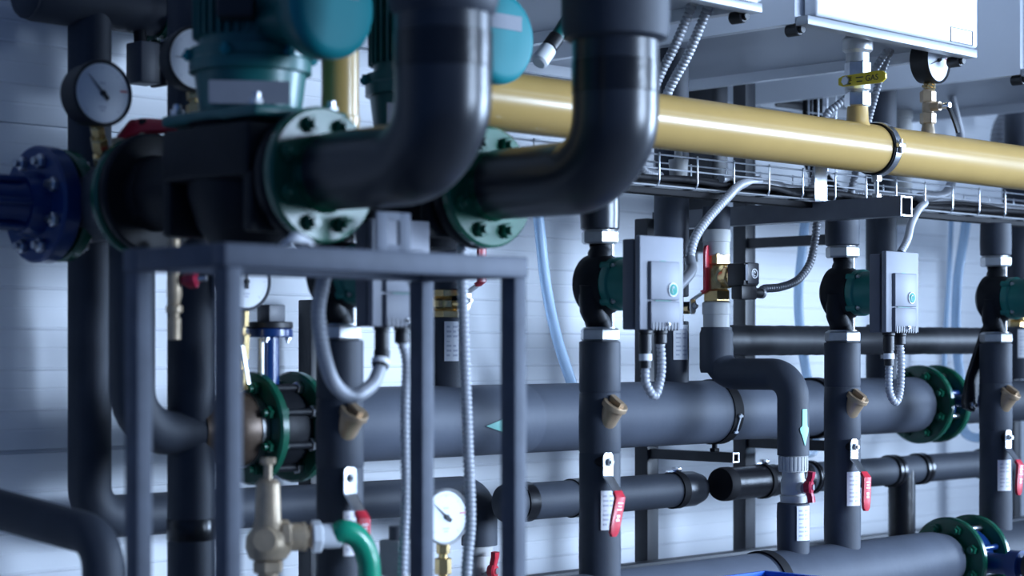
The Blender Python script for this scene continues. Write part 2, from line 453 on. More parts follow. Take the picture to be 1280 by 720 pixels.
# =================================================================== HEADERS (horizontal thick pipes)
Zm, Ym, Rm = -0.138, 2.70, 0.069
t = thing('return_header', 'thick black insulated header pipe crossing behind the risers', 'pipe', P(2.17, Ym, Zm-Rm))
b = MB(); b.lathe(P(2.165, Ym, Zm), XP, [(0, Rm-0.004), (0.004, Rm), (0.56, Rm*1.0), (0.562, Rm*0.992), (0.566, Rm), (1.165, Rm+0.001), (1.172, Rm+0.001), (1.176, Rm-0.0035), (1.28, Rm-0.004), (1.40, Rm-0.002), (1.54, Rm-0.003), (1.546, Rm), (1.96, Rm), (1.965, Rm-0.004)], 56)
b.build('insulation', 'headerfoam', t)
for x in (3.336, 3.708):
    s = MB().lathe_open(P(x-0.015, Ym, Zm), XP, [(0, Rm-0.002), (0, Rm+0.0035), (0.030, Rm+0.0035), (0.030, Rm-0.002), (0, Rm-0.002)], 56).build('strap', 'rubber', t)
    a = math.radians(20); d = V((0, -math.cos(a), -math.sin(a)))
    q = P(x, Ym, Zm)+d*(Rm+0.004); cb = MB(); zz = V((0, math.sin(a), -math.cos(a)))
    cb.box(q, (1, 1, 1), Matrix((XP*0.004, zz*0.046, d*0.003)).transposed()); cb.box(q-zz*0.018, (1, 1, 1), Matrix((XP*0.014, zz*0.004, d*0.004)).transposed())
    cb.box(q+zz*0.020, (1, 1, 1), Matrix((XP*0.012, zz*0.004, d*0.004)).transposed()); cb.build('clasp', 'white', s, label='white metal strap clasp')
# flow arrow (points left)
xa = atY(617, 526, Ym-Rm).x
rows = [(xa-0.021+0.052*k/8, (0.0008+0.20*k/8)*-1+0.0, 0.0008+0.20*k/8) for k in range(9)]
ar = MB().patch(P(0, Ym, Zm), XP, V((0, -1, -0.12)), Rm+0.0012, rows, 6); ar.build('arrow_sticker', 'mint', t, label='mint green arrow sticker pointing left')

Zl, Yl, Rl = -0.487, 2.43, 0.069
t = thing('supply_header', 'thick grey-black insulated manifold along the bottom of the picture', 'pipe', P(1.7, Yl, Zl-Rl))
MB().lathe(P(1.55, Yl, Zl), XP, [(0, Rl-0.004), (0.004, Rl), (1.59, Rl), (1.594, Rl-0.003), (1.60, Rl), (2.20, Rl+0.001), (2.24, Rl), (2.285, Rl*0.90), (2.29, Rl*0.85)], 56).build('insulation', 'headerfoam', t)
MB().lathe_open(P(3.15, Yl, Zl), XP, [(0, Rl-0.002), (0, Rl+0.004), (0.026, Rl+0.004), (0.026, Rl-0.002), (0, Rl-0.002)], 56).build('strap', 'rubber', t)
for xx in (2.2, 3.3):
    MB().box(P(xx, Yl, (-H+Zl-Rl)/2), (0.05, 0.08, H+Zl-Rl), bev=0.003).build('foot', 'steelpaint', t)
pipe('supply_header_tail', 'insulated end of the bottom manifold beyond the green flanges at right', 'pipe', [P(3.985, Yl, Zl), P(4.80, Yl, Zl)], Rl)
pipe('return_header_tail', 'thick black pipe continuing right beyond the green flange pair', 'pipe', [P(4.255, Ym, Zm), P(4.95, Ym, Zm)], Rm*0.8)

# green flange pairs with blue butterfly valves between
def butterfly(label, x, y, z, ro, wid, body='blue', group='blue butterfly valves'):
    t = thing('butterfly_valve', label, 'valve', P(x, y, z-ro), group)
    MB().lathe_open(P(x-wid/2, y, z), XP, [(0, ro*0.5), (0, ro*0.70), (wid*0.2, ro*0.76), (wid*0.8, ro*0.76), (wid, ro*0.70), (wid, ro*0.5), (0, ro*0.5)], 40).build('body_ring', body, t)
    MB().lathe(P(x-0.003, y, z), XP, [(0, ro*0.49), (0.006, ro*0.49)], 36).build('disc', 'castiron', t)
    for k in range(8):
        a = 2*math.pi*(k+0.5)/8; d = V((0, math.cos(a), math.sin(a)))
        MB().cyl(P(x-wid/2-0.004, y, z)+d*ro*0.80, P(x+wid/2+0.004, y, z)+d*ro*0.80, 0.007, 12).build('tie_rod', body if k % 2 else ('zinc' if body == 'blue' else 'castiron'), t)
    return t
flange('dark green flange bolted to the right end of the thick black header', P(4.155, Ym, Zm), XP, 0.099, 0.045, 0.020, boltm='green', group='green pipe flanges')
flange('second green flange right of the thick black header, against the blue valve', P(4.232, Ym, Zm), XP, 0.099, 0.045, 0.020, group='green pipe flanges', sides=(1,))
t = butterfly('blue butterfly valve between the green flanges with a black hand lever', 4.1935, Ym, Zm, 0.095, 0.054)
MB().cyl(P(4.1935, Ym-0.06, Zm+0.01), P(4.1935, Ym-0.19, Zm+0.01), 0.016, 20).build('neck', 'blue', t)
MB().cyl(P(4.1935, Ym-0.185, Zm+0.01), P(4.1935, Ym-0.215, Zm+0.01), 0.030, 24, 0.003).build('top_plate', 'black', t)
ya = Ym-0.215
l0 = atY(1211, 506, ya); l1 = atY(1226, 398, ya)
sd = (l1-l0).cross(YN).normalized()
lv = MB().sweep([l0-(l1-l0)*0.06, l0, l0.lerp(l1, 0.3), l0.lerp(l1, 0.8)+V((0, -0.02, 0)), l1+V((0, -0.03, 0))], sd, [0.04, 0.060, 0.050, 0.044, 0.03], 0.012).build('hand_lever', 'black', t)
bolt(l0+V((0, -0.006, 0)), YN, 0.009, 0.01, lv)
flange('front green flange on the bottom manifold at lower right', P(3.862, Yl, Zl), XP, 0.099, 0.045, 0.018, boltm='green', group='green pipe flanges')
flange('rear green flange on the bottom manifold at lower right, beside the last riser', P(3.962, Yl, Zl), XP, 0.099, 0.045, 0.018, boltm='zinc', group='green pipe flanges', sides=(1,))
t = butterfly('dark blue butterfly valve between the lower right green flanges', 3.912, Yl, Zl, 0.095, 0.078)
MB().lathe(P(3.912, Yl-0.06, Zl-0.005), YN, [(0, 0.024), (0.07, 0.024), (0.072, 0.034), (0.10, 0.034), (0.10, 0.02), (0.115, 0.02)], 24).build('neck', 'blue', t)
MB().lathe(P(3.912, Yl-0.165, Zl-0.005), YN, [(0, 0.012), (0.01, 0.032), (0.035, 0.036), (0.06, 0.030), (0.066, 0.01)], 24).build('hand_knob', 'black', t)

# left end of the return header
flange('dark green flange left of the blue geared valve behind the table frame', P(2.055, Ym, Zm), XP, 0.099, 0.045, 0.020, boltm='green', group='green pipe flanges')
flange('dark green flange right of the blue geared valve, against the first riser', P(2.150, Ym, Zm), XP, 0.099, 0.045, 0.020, boltm='zinc', group='green pipe flanges')
t = butterfly('blue butterfly valve with a tall neck and square black top behind the table frame', 2.1025, Ym, Zm, 0.095, 0.074, 'castiron')
MB().cyl(P(2.095, Ym, Zm+0.06), P(2.095, Ym, 0.026), 0.0165, 20).build('neck', 'blue', t)
MB().cyl(P(2.068, Ym-0.01, Zm+0.06), P(2.068, Ym-0.01, 0.02), 0.006, 12).build('side_rod', 'greysteel', t)
MB().cyl(P(2.095, Ym, 0.022), P(2.095, Ym, 0.037), 0.041, 28, 0.002).build('mount_flange', 'blue', t)
MB().cyl(P(2.095, Ym, 0.037), P(2.095, Ym, 0.049), 0.041, 28, 0.002).build('top_plate', 'black', t)
MB().box(P(2.098, Ym, 0.064), (0.036, 0.036, 0.03), bev=0.002).build('square_head', 'darkgrey', t)
for dx in (-0.024, 0.024): bolt(P(2.095+dx, Ym-0.02, 0.022), ZN, 0.006, 0.008, t)
b = MB(); b.lathe(P(1.985, Ym, Zm), XP, [(0, 0.045), (0, 0.058), (0.012, 0.066), (0.050, 0.066), (0.050, 0.045), (0, 0.045)], 44, False)
t = thing('union_ring', 'bright metal union ring left of the dark green flange', 'fitting', P(2.01, Ym, Zm-0.066)); b.build('ring', 'darkbronze', t)
b = MB(); b.lathe_open(P(2.029, Ym, Zm), XP, [(0, 0.060), (0, 0.0685), (0.014, 0.0685), (0.014, 0.060), (0, 0.060)], 44); b.build('bead', 'zinc', t)
tag(MB().lathe(P(1.955, Ym, Zm), XP, [(-0.02, 0.040), (0.0, 0.042), (0.028, 0.056), (0.030, 0.056)], 36).build('pipe_reducer', 'darkbronze'), 'brown metal reducer behind the corner post of the table frame', 'fitting')

# =================================================================== PUMP LINES
XS = [2.030, 2.663, 3.440, 4.067]
YR = 2.43
names = ['left riser behind the table frame', 'second riser, in the middle of the picture', 'third riser, right of the pipe with the green arrow', 'rightmost riser at the picture edge']
def riser(i, x):
    r = 0.039 if i < 3 else 0.0385
    t = thing('insulated_riser', ['black insulated riser behind the table frame, first from left, with label and strainer cap', 'black insulated riser in mid picture rising from the bottom manifold to a pump',
              'black insulated riser right of the green-arrow pipe, rising to the right-hand grey control box', 'black insulated riser at the right picture edge behind the black valve lever'][i], 'pipe', P(x, YR, Zl+Rl-0.01), 'pump risers')
    z0, z1 = Zl+Rl-0.012, 0.016
    wob = [0, .0006, -.0006, .001, 0, -.001, .0008, 0]
    zn = -0.082
    prof = [(0, r), (0.05, r+.0008), (0.15, r-.0004), (0.235, r), (0.237, r-0.0012), (0.24, r+0.0004), (zn-0.045-z0, r+.0008), (zn-z0, r-0.0003), (zn-z0+0.002, r-0.0018), (zn-z0+0.006, r), (zn-z0+0.05, r), (z1-z0-0.002, r), (z1-z0, r-0.004)]
    MB().lathe(P(x, YR, z0), ZP, prof, 40).build('insulation', 'foam', t)
    c, rg = eye(x, YR)
    pipe_label(V((x, YR, 0)), r, *( (8, 50) if i == 0 else (3, 47) if i == 1 else (14, 66) if i == 2 else (6, 60)), H-0.335, H-0.262, t)
    # strainer cap leaning forward and up out of the insulation
    k = thing('strainer_cap', ['bronze strainer plug on the first riser behind the table frame', 'bronze strainer plug poking from the second riser, in front of the thick header', 'bronze strainer plug on the riser right of the green arrow', 'bronze strainer plug on the riser at the right edge'][i], 'valve cap', P(x, YR-0.05, -0.13), 'bronze strainer caps')
    ax = V((0.0, -0.54, 0.84)).normalized(); o = P(x-0.008, YR-0.014, -0.152)
    MB().lathe(o, ax, [(0, 0.017), (0.030, 0.0185), (0.045, 0.0200), (0.052, 0.0205)], 28).build('barrel', 'bronze', k)
    MB().lathe(o+ax*0.052, ax, [(0, 0.0235), (0.001, 0.0245), (0.009, 0.0245), (0.0105, 0.0235), (0.0105, 0.016), (0.008, 0.0155)], 28).build('rim', 'bronze', k)
    u, w = perp(ax)
    MB().box(o+ax*0.066, (1, 1, 1), Matrix((u*0.012, w*0.030, ax*0.011)).transposed()).build('grip_bar', 'bronze', k)
    # ball valve handle
    v = thing('valve_lever', ['ball-valve lever with red sleeve hanging on the first riser behind the table frame', 'ball-valve lever with red sleeve hanging on the second riser in mid picture', 'ball-valve lever with red sleeve hanging on the riser right of the green arrow', 'ball-valve lever with red sleeve hanging at the right picture edge'][i], 'valve handle', P(x, YR-0.05, -0.34), 'red ball-valve levers hanging down')
    dx = [0.006, -0.005, 0.002, 0.004][i]
    ball_lever(P(x+dx-0.020, YR-0.043, -0.208), V((0.0, -1, 0)), V((1, 0.0, -0.04)), -1, v, lean=[0.0, -0.022, -0.004, -0.01][i])
    return t
for i, x in enumerate(XS): riser(i, x)

def pump(i, x):
    t = thing('circulator_pump', ['green circulator pump with grey control box seen through the table frame', 'green circulator pump left of the grey control box in mid picture', 'green circulator pump with grey control box below the open grey tube, right of centre', 'green circulator pump cut off by the right picture edge'][i], 'pump', P(x, YR, 0.016), 'circulator pumps with grey control boxes')
    y = YR
    for nm, z0, z1, r in (('lower_union_nut', 0.016, 0.040, 0.039), ('upper_union_nut', 0.198, 0.223, 0.037)):
        b = MB().hexn(P(x, y, z0), P(x, y, z1), r, 0.35); b.lathe(P(x, y, z1-0.004), ZP, [(0, r*0.8), (0.006, r*0.8)], 28); b.build(nm, 'greysteel', t, label='bare steel union nut')
    zc = 0.122
    # volute: flat snail round the Y axis with swept necks up and down
    b = MB(); R0 = 0.058
    b.lathe(P(x, y+0.034, zc), YN, [(0, 0.02), (0.004, R0*0.75), (0.016, R0*0.98), (0.034, R0*1.03), (0.052, R0*0.98), (0.064, R0*0.86), (0.072, R0*0.84), (0.074, R0*0.6)], 40)
    b.tube(spline([P(x+0.002, y, 0.036), P(x-0.010, y, 0.058), P(x-0.032, y-0.006, 0.082), P(x-0.040, y-0.010, zc)], 6), [0.024]*6+[0.023]*6+[0.021]*7, 18)
    b.tube(spline([P(x, y, 0.200), P(x+0.004, y, 0.185), P(x-0.010, y-0.004, 0.170), P(x-0.034, y-0.008, zc+0.01)], 6), [0.021]*6+[0.022]*6+[0.019]*7, 18)
    b.build('volute', 'castiron', t)
    b = MB(); b.tube([P(x+0.016, y-0.014, 0.04), P(x+0.016, y-0.014, 0.2)], 0.006, 10)
    b.build('bypass_tube', 'greysteel', t)
    # motor housing
    b = MB(); b.lathe(P(x, y-0.038, zc), YN, [(0, 0.047), (0.004, 0.050), (0.018, 0.050), (0.022, 0.046), (0.100, 0.044), (0.118, 0.040)], 40)
    mt = b.build('motor_housing', 'pumpgreen', t)
    for a in (45, 135, 225, 315):
        d = V((math.cos(math.radians(a)), 0, math.sin(math.radians(a))))
        MB().cyl(P(x, y-0.036, zc)+d*0.046, P(x, y-0.060, zc)+d*0.046, 0.008, 14).build('lug', 'pumpgreen', mt)
        bolt(P(x, y-0.060, zc)+d*0.046, YN, 0.005, 0.01, mt)
    # control box
    yf, z0, z1 = 2.275, 0.036, 0.206
    yb = yf+0.044; w = 0.122; xb = x-0.002
    bx = MB().box(P(xb-0.001, (yf+0.017+yb)/2, (z0+z1)/2-0.003), (w-0.004, yb-yf-0.017, z1-z0-0.006), bev=0.003).build('control_box', 'boxshell', t)
    MB().box(P(xb, yf+0.0155, (z0+z1)/2), (w-0.010, 0.006, z1-z0-0.012)).build('gap_shade', 'black', bx)  # black strip: shade of the gap between shell and cover, put in as colour
    MB().box(P(xb, yf+0.0065, (z0+z1)/2), (w, 0.013, z1-z0), bev=0.003).build('front_cover', 'grey', bx, label='grey front cover')
    MB().box(P(xb+0.001, yf-0.003, z0+0.089), (w*0.66, 0.010, 0.070), bev=0.0022).build('cover_panel', 'greypanel', bx)
    MB().box(P(xb+0.001, yf-0.003, z0+0.0265), (w*0.66, 0.010, 0.051), bev=0.0022).build('terminal_cover', 'panellow', bx)
    b = MB()
    for k in range(9): b.box(P(xb-0.034+0.0087*k, yf-0.005, z0+0.006), (0.0032, 0.008, 0.014))
    b.build('vent_slots', 'darkgrey', bx)
    bolt(P(xb+0.006, yf-0.008, z0+0.010), YN, 0.004, 0.006, bx)
    # round emblem: white ring, green disc, pale swirl
    o = P(xb+0.020, yf-0.0085, z0+0.073)
    b = MB().lathe(o, YN, [(0, 0.0125), (0.0015, 0.0125)], 28); b.mat(1).lathe(o+YN*0.0012, YN, [(0, 0.0105), (0.0010, 0.0105)], 28)
    sw = [o + YN*0.0026 + (XP*math.cos(math.radians(a)) + ZP*math.sin(math.radians(a)))*rr for a, rr in ((250, 0.0070), (200, 0.0062), (150, 0.0056), (100, 0.0058), (60, 0.0040), (20, 0.0020))]
    b.mat(0).tube(sw, [0.0004, 0.0008, 0.0011, 0.0011, 0.0008, 0.0004], 8)
    b.build('emblem', ['paper', 'emblem'], bx, label='round green emblem in a white ring')
    for gx in (-0.026, 0.016):
        g = MB().cyl(P(xb+gx, yf+0.018, z0+0.002), P(xb+gx, yf+0.018, z0-0.006), 0.0135, 18); g.cyl(P(xb+gx, yf+0.018, z0-0.006), P(xb+gx, yf+0.018, z0-(0.040 if gx < 0 else 0.026)), 0.012, 18, 0.002)
        g.build('cable_gland', 'black', t)
    return t
for i, x in enumerate(XS): pump(i, x)
# upper insulated risers above the pumps
for i, x in enumerate(XS):
    r = 0.0365
    b = MB().lathe(P(x, YR, 0.224), ZP, [(0, r-0.003), (0.003, r), (0.03, r+0.001), (0.076, r), (0.078, r-0.002)], 36)
    o = b.build('upper_riser', 'foam' if i != 1 else 'jacket')
    tag(o, ['black insulated pipe above the pump behind the table frame', 'glossy black wrapped pipe above the mid picture pump nut', 'black insulated pipe coming down to the pump beside the open grey tube', 'black insulated pipe above the pump at the right edge'][i], 'pipe', 'insulated pipes above the pumps')

# loops of flexible conduit below the control boxes
def gland_xyz(i): return XS[i]-0.028, XS[i]+0.014, 2.293
for i in (1, 2, 3):
    a, c_, yy = gland_xyz(i); dep = 0.108 if i == 1 else 0.135
    pts = [P(a, yy, 0.000), P(a-0.002, yy-0.002, -0.03), P(a-0.003, yy-0.004, 0.036-dep+0.012), P((a+c_)/2-0.002, yy-0.006, 0.036-dep-0.012), P(c_-0.004, yy-0.004, 0.036-dep+0.020), P(c_+0.001, yy-0.002, -0.02), P(c_, yy, 0.012)]
    conduit(['', 'short grey cable loop hanging under the mid picture control box', 'longer grey cable loop hanging under the control box right of centre', 'grey cable loop under the control box at the right edge'][i], pts, 0.0085, group='cable loops under the control boxes')
    t = thing('cable_sleeve', ['', 'black sleeve with white band on the mid picture cable loop', 'black sleeve with white band on the right-hand cable loop', 'black sleeve on the cable loop at the right edge'][i], 'cable sleeve', P(a, yy, -0.03), 'cable sleeves')
    MB().cyl(P(a-0.001, yy-0.001, -0.002), P(a-0.0015, yy-0.002, -0.034), 0.0105, 16).build('sleeve', 'black', t)
    MB().cyl(P(a-0.0012, yy-0.0015, -0.008), P(a-0.0013, yy-0.0018, -0.020), 0.0117, 16).build('band', 'paper', t, label='white band')
a, c_, yy = gland_xyz(0)
big = [P(a, yy, -0.003), atY(474, 462, 2.285), atY(464, 482, 2.27), atY(440, 495, 2.25), atY(417, 478, 2.235), atY(404, 440, 2.22), atY(398, 390, 2.22), atY(404, 350, 2.22), atY(409, 316, 2.24)]
conduit('thick grey corrugated cable loop curving around the first riser behind the table frame', big, 0.0115)
t = thing('cable_sleeve', 'black sleeve with white band on the thick looped cable behind the table frame', 'cable sleeve', P(a, yy, -0.03), 'cable sleeves')
q0, q1 = P(a, yy, -0.002), atY(475, 459, 2.286)
MB().tube(spline([q0, q0.lerp(q1, .5)+V((0.001, 0, 0)), q1], 5), 0.0130, 16).build('sleeve', 'black', t)
MB().cyl(q0.lerp(q1, .55), q0.lerp(q1, .85), 0.0145, 16).build('band', 'paper', t, label='white band')
conduit('thin grey corrugated cable dropping from the control box beside the table leg', [P(c_, yy, 0.012), atY(508, 455, 2.29), atY(506, 520, 2.285), atY(507, 620, 2.28), atY(503, 720, 2.28), atY(502, 900, 2.29)], 0.0080)
conduit('long grey corrugated cable hanging straight down inside the table frame', [atY(574, 240, 2.32), atY(577, 290, 2.31), atY(578, 350, 2.30), atY(581, 450, 2.30), atY(585, 560, 2.29), atY(588, 650, 2.29), atY(583, 720, 2.29), atY(578, 900, 2.30)], 0.0095)

# =================================================================== BACK RISERS
XB = [2.532, 3.207, 4.008, 4.66]
YB = 2.715
for i, x in enumerate(XB):
    lab = ['black insulated back riser with red lever behind the right table leg', 'black insulated back riser between the mid picture control box and the brass valve', 'black insulated back riser behind the right-of-centre control box', 'dark back riser at the far right picture edge'][i]
    t = thing('back_riser', lab, 'pipe', P(x, YB, Zm+0.05), 'insulated back risers')
    z0, z1, z2, z3 = Zm+0.058, 0.062, 0.115, 0.66
    r = 0.0375
    MB().lathe(P(x, YB, z0), ZP, [(0, r), (0.07, r+0.0007), (z1-z0-0.002, r), (z1-z0, r-0.003)], 36).build('lower_insulation', 'foam', t)
    MB().lathe(P(x, YB, z2), ZP, [(0, r-0.003), (0.002, r), (0.12, r+0.0006), (z3-z2, r)], 36).build('upper_insulation', 'foam', t)
    pipe_label(V((x, YB, 0)), r, *((-2, 42) if i != 1 else (6, 62)), H-0.022, H+0.054, t)
    v = thing('back_ball_valve', ['brass ball valve with red lever raised, behind the table frame', 'brass ball valve with red lever raised beside the mid picture control box', 'brass ball valve hidden behind the right-of-centre control box', 'brass ball valve on the last back riser'][i], 'valve', P(x, YB, 0.062), 'brass ball valves with raised levers')
    b = MB().hexn(P(x, YB, 0.060), P(x, YB, 0.076), 0.030); b.hexn(P(x, YB, 0.101), P(x, YB, 0.117), 0.030); b.lathe(P(x, YB, 0.074), ZP, [(0, 0.022), (0.008, 0.029), (0.020, 0.029), (0.028, 0.022)], 28)
    b.cyl(P(x, YB, 0.088), P(x+0.004, YB-0.05, 0.088), 0.011, 16)
    b.build('valve_body', 'brass', v)
    ball_lever(P(x+0.006, YB-0.055, 0.094), V((0.10, -1, 0)), V((1, 0.10, 0.05)), 1, v, L=0.130, w=0.022, out=0.036, marks=False, k=0.55)

# =================================================================== MOTORISED VALVE LINE
xv, yv = 3.247, 2.622
def vz(py): return (437-py)/F*(xv+yv)/S2
t = thing('motorised_valve', 'brass motorised valve with black actuator below the grey square tube', 'valve', P(xv, yv, vz(410)))
for nm, ya_, yb_ in (('upper_coupling', 320, 286), ('lower_coupling', 410, 377)):
    z0, z1 = vz(ya_), vz(yb_); h = z1-z0
    MB().lathe(P(xv, yv, z0), ZP, [(0, 0.027), (0.002, 0.029), (h*0.5, 0.029), (h*0.52, 0.031), (h*0.95, 0.031), (h, 0.027)], 32).build(nm, 'pvc', t, label='grey plastic coupling')
z0, z1 = vz(378), vz(316); h = z1-z0
b = MB().hexn(P(xv, yv, z0), P(xv, yv, z0+h*0.26), 0.031); b.hexn(P(xv, yv, z1-h*0.26), P(xv, yv, z1), 0.031)
b.lathe(P(xv, yv, z0+h*0.2), ZP, [(0, 0.020), (h*0.12, 0.027), (h*0.45, 0.027), (h*0.6, 0.020)], 28)
b.cyl(P(xv, yv+0.01, z0+h*0.5), P(xv, yv-0.050, z0+h*0.5), 0.020, 24)
b.hexn(P(xv, yv-0.030, z0+h*0.5), P(xv, yv-0.042, z0+h*0.5), 0.026)
b.build('valve_body', 'brass', t)
za = z0+h*0.52
a = MB().box(P(xv, yv-0.072, za+0.002), (0.050, 0.045, 0.048), bev=0.003).build('actuator', 'black', t)
MB().box(P(xv+0.003, yv-0.094, za+0.004), (0.040, 0.010, 0.046), bev=0.003).build('actuator_face', 'darkpost', a)
o = P(xv+0.005, yv-0.0995, za+0.004)
b = MB().lathe_open(o, YN, [(0, 0.0085), (0, 0.0105), (0.001, 0.0105), (0.001, 0.0085), (0, 0.0085)], 28)
sw = [o + YN*0.0006 + (XP*math.cos(math.radians(g)) + ZP*math.sin(math.radians(g)))*rr for g, rr in ((300, 0.0055), (240, 0.0060), (190, 0.0058), (140, 0.0056), (90, 0.0050), (40, 0.0028), (0, 0.0006))]
b.tube(sw, [0.0006, 0.0013, 0.0016, 0.0016, 0.0013, 0.001, 0.0005], 8); b.build('emblem', 'paper', a, label='white swirl emblem')
MB().box(P(xv-0.018, yv-0.097, za+0.006), (0.011, 0.002, 0.034)).build('side_label', 'greypanel', a)
b = MB().box(P(xv+0.004, yv-0.072, za-0.036), (0.052, 0.030, 0.030), bev=0.003); b.cyl(P(xv+0.025, yv-0.072, za-0.036), P(xv+0.068, yv-0.072, za-0.036), 0.011, 16)
b.build('terminal_foot', 'black', a)
MB().cyl(P(xv+0.060, yv-0.072, za-0.036), P(xv+0.068, yv-0.072, za-0.036), 0.0118, 16).build('gland_ring', 'greysteel', a)
ys = yv-0.072
conduit('dark grey corrugated cable curving from the black valve actuator up to the grey tube', [P(xv+0.066, ys, za-0.036), atY(955, 361, ys), atY(975, 359, ys), atY(997, 350, ys), atY(1012, 330, ys), atY(1018, 305, ys), atY(1021, 280, ys-0.01), atY(1023, 262, ys-0.02), atY(1030, 250, ys-0.03), atY(1045, 247, ys-0.05)], 0.0095, m='conduit_dark')
t0 = pipe('feed_pipe', 'black insulated pipe dropping from above into the brass motorised valve', 'pipe', [P(xv, yv, vz(287)), P(xv, yv, 0.308)], 0.0300)
# insulated pipe from valve: down, forward, down to the plastic ball valve
xd, yd = 3.264, 2.430
def dz(py): return (437-py)/F*(xd+yd)/S2
t = thing('cranked_pipe', 'black insulated cranked pipe with a green arrow leading down to the grey plastic ball valve', 'pipe', P(xd, yd, dz(568)))
b = MB().tube(fillet([P(xv, yv, vz(409)), P(xv, yv, -0.052), P(xd, yd, -0.052), P(xd, yd, dz(569))], 0.052, 10), 0.0335, 30); b.build('insulation', 'foam', t)
c, rg = eye(xd, yd); w = ZP.cross(c); s = 1 if w.dot(rg) > 0 else -1
zt, zb = dz(511), dz(556); L = zt-zb; a0 = math.radians(44)*s
def aw(f): return 0.10*f
rows = [(H+zb+L*f, a0-k, a0+k) for f, k in ((0, 0.01), (0.25, 0.20), (0.36, 0.30), (0.42, 0.34), (0.46, 0.36), (0.50, 0.30), (0.53, 0.22), (0.56, 0.20), (1.0, 0.18))]
MB().patch(V((xd, yd, 0)), ZP, c, 0.0345, rows, 6).build('arrow_sticker', 'mint', t, label='green arrow sticker pointing down')
zs = [dz(v) for v in (568, 590, 600, 628)]
t = thing('plastic_ball_valve', 'grey plastic ball valve with dark red butterfly handle under the green arrow pipe', 'valve', P(xd, yd, zs[3]))
b = MB(); L = zs[0]-zs[1]
b.lathe(P(xd, yd, zs[1]), ZP, [(0, 0.024), (0.001, 0.030), (L-0.004, 0.0305), (L, 0.026)], 36); b.build('top_union', 'pvc', t)
b = MB()
for k in range(24):
    a = 2*math.pi*k/24; d = V((math.cos(a), math.sin(a), 0)); e = V((-d.y, d.x, 0))
    b.box(P(xd, yd, (zs[0]+zs[1])/2)+d*0.0305, (1, 1, 1), Matrix((d*0.002, e*0.0035, ZP*(L*0.8))).transposed())
b.build('grip_ribs', 'pvc', t)
b = MB(); L = zs[1]-zs[3]
b.lathe(P(xd, yd, zs[3]), ZP, [(0, 0.027), (L*0.22, 0.028), (L*0.25, 0.024), (L*0.35, 0.026), (L*0.75, 0.026), (L*0.8, 0.024), (L, 0.023)], 32)
b.cyl(P(xd, yd, zs[3]+L*0.5), P(xd-0.009, yd-0.036, zs[3]+L*0.5), 0.012, 18); b.build('valve_body', 'pvc', t)
def wing_handle(o, n, parent, hgt=0.032, m='maroon'):
    n = V(n).normalized(); sd = ZP.cross(n).normalized()
    b = MB().lathe(o-n*0.004, n, [(0, 0.013), (0.012, 0.015), (0.016, 0.012)], 24)
    for s_ in (1, -1):
        b.sweep([o+n*0.004, o+n*0.005+ZP*s_*hgt*0.35, o+n*0.009+ZP*s_*hgt*0.7, o+n*0.010+ZP*s_*hgt], sd, [0.016, 0.013, 0.017, 0.020], 0.013)
    h = b.build('wing_handle', m, parent, label='dark red wing handle')
    MB().cyl(o+n*0.011, o+n*0.015, 0.0065, 16).build('screw', 'zinc', h)
wing_handle(P(xd-0.012, yd-0.044, zs[3]+L*0.55), V((0.35, -1, 0)), t)
t = thing('pipe_stub', 'short black insulated stub with white label below the grey plastic ball valve', 'pipe', P(xd, yd, Zl+Rl-0.008))
L = zs[3]-(Zl+Rl-0.010)
MB().lathe(P(xd, yd, Zl+Rl-0.010), ZP, [(0, 0.0335), (L*0.3, 0.0342), (L*0.8, 0.0345), (L-0.002, 0.0335), (L, 0.030)], 32).build('insulation', 'foam', t)
pipe_label(V((xd, yd, 0)), 0.0345, 12, 66, H+dz(674), H+dz(631), t)
# foil-wrapped horizontal pipe
t = thing('wrapped_pipe', 'horizontal black pipe in wrinkled shiny wrap behind the third riser', 'pipe', P(3.3, yv, -0.02))
pts = resample([P(xv, yv, 0.020), P(3.66, yv, 0.021), P(4.33, yv, 0.0225)], 0.012); rnd = random.Random(5)
MB().tube(pts, [0.0335+rnd.uniform(-.0006, .0006) for _ in pts], 26).build('wrap', 'shinytape', t)
MB().lathe(P(xv, yv, -0.05), ZP, [(0, 0.034), (0.01, 0.0365), (0.085, 0.0365), (0.094, 0.033)], 30).build('tee_wrap', 'foam', t)

# =================================================================== LOWER RUN
def dead_end(label, xa, xb, y, z, r, m, bands, group='capped lower pipes', capend=None, name='capped_pipe'):
    t = thing(name, label, 'pipe', P((xa+xb)/2, y, z-r), group)
    MB().lathe(P(xa, y, z), XP, [(0, r-0.006), (0.004, r), (xb-xa-0.004, r), (xb-xa, r-0.006)], 40).build('insulation', m, t)
    for x, wd in bands:
        MB().lathe_open(P(x-wd/2, y, z), XP, [(0, r-0.001), (0, r+0.0035), (wd, r+0.0035), (wd, r-0.001), (0, r-0.001)], 40).build('clamp_band', 'rubber', t)
        cb = MB().box(P(x, y-0.006, z+r+0.008), (0.010, 0.022, 0.010), bev=0.002); cb.box(P(x-0.018, y-0.006, z+r+0.005), (0.03, 0.006, 0.004)); cb.build('clamp_screw', 'chrome', t)
    return t
Y1, Z1, R1 = 2.785, -0.3145, 0.0385
x_end = 3.405
t = dead_end('short black insulated pipe ending in a loose sleeve right of the second riser', 2.76, 3.315, Y1, Z1, R1, 'foam', [(3.300, 0.022)])
MB().lathe(P(3.300, Y1, Z1), XP, [(0, R1-0.004), (0.004, R1+0.002), (0.060, R1+0.001), (0.085, R1-0.006), (0.087, R1-0.014)], 40).build('end_sleeve', 'jacket', t)
for xx in (2.80, 2.96): MB().lathe_open(P(xx, Y1, Z1), XP, [(0, R1-.001), (0, R1+.003), (.03, R1+.003), (.03, R1-.001), (0, R1-.001)], 40).build('tape_band', 'tape', t)
Y2, Z2 = 2.735, -0.3045
